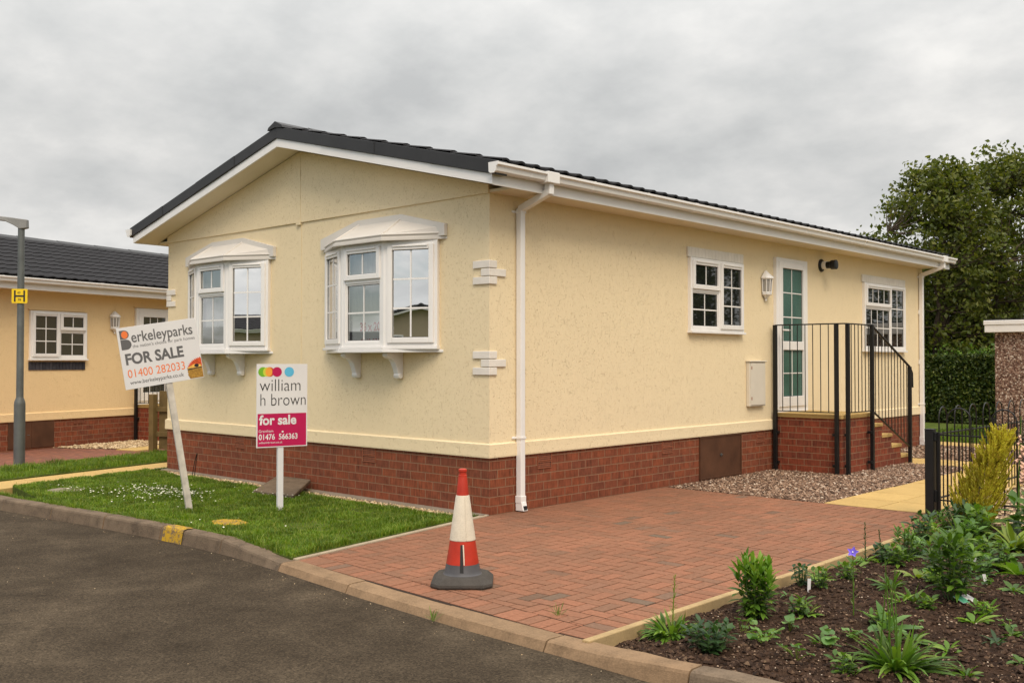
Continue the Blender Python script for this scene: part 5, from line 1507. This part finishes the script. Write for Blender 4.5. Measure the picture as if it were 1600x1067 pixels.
t = plant('purple star flower on a tall thin stem', 'flower', 4.14, -1.25, 'bellflower'); spike(t, .36, 'lf_mid', 81, .05, .006, nl=16, lean=.03, name='flower_stem')
rr_ = random.Random(81); lx, ly = rr_.uniform(-.03, .03), rr_.uniform(-.03, .03)
q = MB(); fc = Vector((lx, ly, .365)); fd = Vector((.25, -.75, .6)).normalized(); fu = fd.orthogonal().normalized(); fv = fd.cross(fu)
for i in range(5):
    a = 6.283 * i / 5; e = fu * math.cos(a) + fv * math.sin(a); e2 = fu * math.cos(a + .62) + fv * math.sin(a + .62); e1 = fu * math.cos(a - .62) + fv * math.sin(a - .62)
    q.add([fc, fc + fd * .016 + e1 * .020, fc + fd * .020 + e * .036, fc + fd * .016 + e2 * .020], [(0, 1, 2), (0, 2, 3)])
q.build('petals', M['purple'], t, uv=False); MB().tube([fc, fc + fd * .018], [.003, .004], 6).build('stamen', M['paintwhite'], t)
t = plant('tall bushy clump of broad pointed leaves in the middle of the bed', 'plant', 4.42, -.45, 'leafy_clump'); bush(t, .42, .18, 20, .115, .034, 'lf_mid', 17, 15, .2, 40)
for k, (x, y, h, lab) in enumerate(((3.50, .40, .30, 'left of two dark slender stems beside the bed edging'), (3.62, .42, .26, 'right of two dark slender stems beside the bed edging'))):
    t = plant(lab, 'plant', x, y, 'spiky_plant', 'slender stemmed plants by the edging'); rosette(t, 26, .13, .02, 'lf_bright', 8, 60, .9, 20 + k, spread=.03); spike(t, h, 'lf_dark', 30 + k, .035, .010, nl=30)
t = plant('green leaf tuft with a short leafy stem further up the edging', 'plant', 3.72, .62, 'spiky_plant'); rosette(t, 40, .13, .022, 'lf_mid', 5, 70, .9, 25, spread=.04); bush(t, .24, .10, 12, .07, .02, 'lf_mid', 26, 8, .5, 45)
for k, (x, y, n, l, w, mt, e1, lab) in enumerate((
        (4.70, -.92, 10, .14, .042, 'lf_bright', 55, 'pale broad leaf rosette below the seed packet'), (4.92, -1.0, 16, .09, .035, 'lf_mid', 60, 'compact green plant at the right edge of the picture'),
        (4.80, -1.62, 12, .10, .026, 'lf_bright', 62, 'small toothed plant right of the strappy clump'), (4.99, -1.92, 14, .11, .022, 'lf_mid', 60, 'thin leaved rosette at the bottom edge of the picture'),
        (4.60, -1.55, 14, .13, .020, 'lf_mid', 72, 'narrow leaved plant just right of the strappy clump'), (4.02, .05, 16, .15, .045, 'lf_yellow', 60, 'yellow green broad leaf plant left of the tall clump'),
        (4.02, -.42, 22, .14, .022, 'lf_mid', 75, 'upright narrow leaf plant behind the purple flower'), (4.24, -.62, 18, .13, .024, 'lf_mid', 76, 'upright narrow leaf plant left of the tall clump'),
        (4.40, -1.42, 14, .17, .05, 'lf_grey', 70, 'broad pale leaves at the back of the strappy clump'), (4.62, .08, 14, .13, .042, 'lf_mid', 55, 'broad leaf plant right of the lower white tag'),
        (4.50, .62, 22, .23, .06, 'lf_bright', 55, 'pale green pointed leaf plant beyond the white tags'), (3.98, 1.05, 44, .25, .04, 'lf_mid', 78, 'bushy green plant midway along the bed'),
        (3.78, 1.62, 44, .25, .04, 'lf_mid', 75, 'green plant near the black gate post'), (4.20, 1.55, 44, .27, .05, 'lf_yellow', 74, 'yellow tipped plant in front of the golden conifer'), (4.62, 1.3, 44, .28, .06, 'lf_mid', 70, 'leafy plant at the right of the golden conifer'), (3.62, -1.05, 9, .06, .012, 'lf_grey', 60, 'tiny grey green seedling beside the white tag stick'))):
    t = plant(lab, 'plant', x, y, 'rosette_plant'); rosette(t, n, l, w, mt, 12, e1, .75, 200 + k)
t = plant('dark evergreen low bush under the golden conifer', 'shrub', 3.62, 2.22, 'low_bush'); bush(t, .24, .22, 22, .085, .024, 'lf_dark', 44, 16, .1, 45)
t = plant('green low bush between gate post and golden conifer', 'shrub', 3.36, 2.36, 'low_bush'); bush(t, .16, .16, 14, .085, .024, 'lf_mid', 45, 11, .1, 45)

# small self-sown leafy plants between the larger ones
xr = random.Random(515); small = []
for k in range(62):
    for _ in range(60):
        x, y = xr.uniform(3.48, 5.7), -2.55 + 4.6 * xr.random() ** 1.0
        if y < -2.1 and x < 4.2: continue
        if all((x - a) ** 2 + (y - b) ** 2 > .155 ** 2 for a, b in small): break
    if (x - 4.7) ** 2 + (y + 2.03) ** 2 < .05: continue
    small.append((x, y))
    lab = 'small leafy seedling scattered among the larger plants of the bed'
    t = plant(lab, 'seedling', x, y, 'leafy_seedling', 'small leafy seedlings in the bed')
    mt = xr.choice(['lf_mid', 'lf_mid', 'lf_bright', 'lf_grey', 'lf_dark']); kind = xr.random(); g = 1.0 + max(0, y + .5) * .35
    if kind < .55: bush(t, .095 * g * xr.uniform(.7, 1.5), (.075 * g), 8, .058 * g, .027 * g, mt, 600 + k, 7, .15, 35)
    elif kind < .8: rosette(t, xr.randint(8, 18), .085 * g * xr.uniform(.7, 1.3), xr.uniform(.018, .034) * g, mt, 12, 62, .8, 600 + k)
    else: roundleaf(t, xr.randint(4, 8), .045, .06, 'lf_grey', 600 + k, .06)

# golden conifer leaning to the right
t = plant('golden feathery conifer leaning against the black railings', 'conifer', 3.62, 2.42, 'golden_conifer')
r = random.Random(55); q = MB()
MB().tube([(0, 0, 0), (.05, .03, .4), (.16, .12, .8)], [.018, .012, .004], 7).build('trunk', M['bark'], t, uv=False)
axis = lambda f: Vector((.0 + .24 * f ** 1.3, .0 + .2 * f ** 1.3, .04 + .90 * f))
for _ in range(560):
    f = r.random() ** 1.1; a = r.uniform(0, 6.283); ra = .25 * (1 - f * .78) * (min(1, .5 + f * 2.2)) * r.uniform(.35, 1.0)
    b = axis(f * .86) + Vector((math.cos(a) * ra, math.sin(a) * ra, 0)); ln = r.uniform(.10, .20) * (1 - .25 * f)
    d = Vector((math.cos(a) * .5 + .14, math.sin(a) * .5 + .11, 1)).normalized()
    for j in range(11):
        g = j / 10; p = b + d * ln * g; w = .016 * (1 - g * .7)
        for s_ in (-1, 1):
            e = (d * 1.0 + Vector((math.cos(a + 1.57 * s_), math.sin(a + 1.57 * s_), 0)) * .55 + Vector((r.uniform(-.3, .3), r.uniform(-.3, .3), 0))).normalized()
            s2 = e.orthogonal().normalized() * .0042; k = len(q.v); l2 = .036 * (1.1 - .5 * g)
            q.v += [tuple(p - s2), tuple(p + e * l2 * .6 - s2 * .8), tuple(p + e * l2), tuple(p + e * l2 * .6 + s2 * .8), tuple(p + s2)]; q.f.append([k, k + 1, k + 2, k + 3, k + 4]); q.m.append(0)
q.build('foliage', M['gold_leaf'], t, uv=False)

# foxglove with pale bells, broad leaves at its foot
t = plant('tall foxglove with pale peach bells at the right edge', 'flower', 4.02, 2.28, 'foxglove')
MB().tube([(0, 0, 0), (.01, 0, .5), (.03, .01, 1.02)], [.010, .008, .003], 7).build('flower_stem', M['lf_mid'], t, uv=False)
r = random.Random(5); q = MB(); bud = MB()
for i in range(14):
    f = i / 13; z = .50 + .36 * f; a = -1.2 + r.uniform(-1.3, 1.3); d = Vector((math.cos(a) * .8, math.sin(a) * .8, -.65)).normalized(); l = .055 * (1 - .45 * f); p = Vector((.012 + .014 * f, .004, z))
    u = d.orthogonal().normalized(); v = d.cross(u); k = len(q.v)
    for (g, rr) in ((0, .005), (.4, .011), (.8, .015), (1, .021)):
        q.v += [tuple(p + d * l * g * 1.1 + (u * math.cos(b) + v * math.sin(b)) * rr * (1 - .4 * f)) for b in (6.283 * j / 8 for j in range(8))]
    for s_ in range(3): q.f += [[k + s_ * 8 + j, k + s_ * 8 + (j + 1) % 8, k + s_ * 8 + 8 + (j + 1) % 8, k + s_ * 8 + 8 + j] for j in range(8)]; q.m += [0] * 8
for i in range(22): a = 2.4 * i; bud.leaf((.026, .008, .86 + .16 * i / 22), (math.cos(a), math.sin(a), .4), .028 * (1 - .6 * i / 22), .012, .3, 2)
q.build('bells', M['peach'], t, uv=False, smooth=True, angle=180); bud.build('buds', M['lf_bright'], t, uv=False)
rosette(t, 16, .22, .055, 'lf_mid', 0, 50, .8, 61, z0=.12)
t = plant('broad leaved green plant filling the right edge by the railings', 'plant', 4.22, 1.98, 'broad_leaf_plant'); rosette(t, 34, .34, .12, 'lf_mid', 10, 75, .9, 62, spread=.08); bush(t, .40, .2, 9, .2, .085, 'lf_mid', 63, 6, .3, 30)

# plant tags and packet
for x, y, h, a, lab in ((3.66, -.84, .085, .05, 'thin white plant tag stick near the bed edging'), (4.13, .84, .075, .12, 'white plant tag leaning beside the tall clump, farther one'), (4.44, .14, .085, -.25, 'white plant tag leaning at the right of the tall clump, nearer one')):
    t = MB(); t.hexa([(-.009, -.0007, -.03), (.009, -.0007, -.03), (.009, .0007, -.03), (-.009, .0007, -.03), (-.011 + a * h, -.0007, h), (.011 + a * h, -.0007, h), (.011 + a * h, .0007, h), (-.011 + a * h, .0007, h)])
    o = t.build('plant_tag', M['sign_white']); o.location = (x, y, soil_z(x, y)); o.rotation_euler.z = R(40); tag(o, lab, 'plant tag', 'white plant tags in the bed')
pk = thing('seed_packet', 'white and green seed packet lying on the soil below the tall clump', 'packet', (4.50, -.46, soil_z(4.5, -.46) + .02), R(70)); pk.rotation_euler.x = R(18)
MB().box(-.065, .065, -.04, .04, 0, .003).build('packet_body', M['sign_white'], pk); MB().box(-.065, .0, -.04, .04, .0032, .0036).build('packet_band', plain('green_print', (.1, .42, .25), .5, .1), pk)

# weeds between kerb and paving
for k, (x, y, lab) in enumerate(((2.33, -2.885, 'grass weed sprouting between the dropped kerb and the road'), (2.89, -2.42, 'small upright grass weed in the block paving'), (4.75, -2.97, 'moss and grass weed at the foot of the right kerb'))):
    t = thing('grass_weed', lab, 'weed', (x, y, -.05 if k != 1 else -.01)); rosette(t, 14, .085, .005, 'lf_mid', 40, 85, .3, 300 + k, spread=.012)
# litter of twigs, leaves and grit on the road edge
r = random.Random(404); q = MB()
for _ in range(170):
    x = r.uniform(-6, 5); y = kerb_y(x) - .02 - abs(r.gauss(0, .12)) if r.random() < .6 else r.uniform(-6.5, -2.9); s = r.uniform(.002, .006); a = r.uniform(0, 6.283); z = ROAD_Z
    P = [(x + s * math.cos(a + b) * r.uniform(.6, 1.2), y + s * math.sin(a + b) * r.uniform(.6, 1.2), z) for b in (0, 1.57, 3.14, 4.71)]
    q.add(P + [(x, y, z + s * .7)], [(0, 1, 4), (1, 2, 4), (2, 3, 4), (3, 0, 4)])
tag(q.build('road_grit', M['gravel_tan'], uv=False), 'pale grit and crumbs scattered on the asphalt along the kerb', 'grit', kind='stuff')
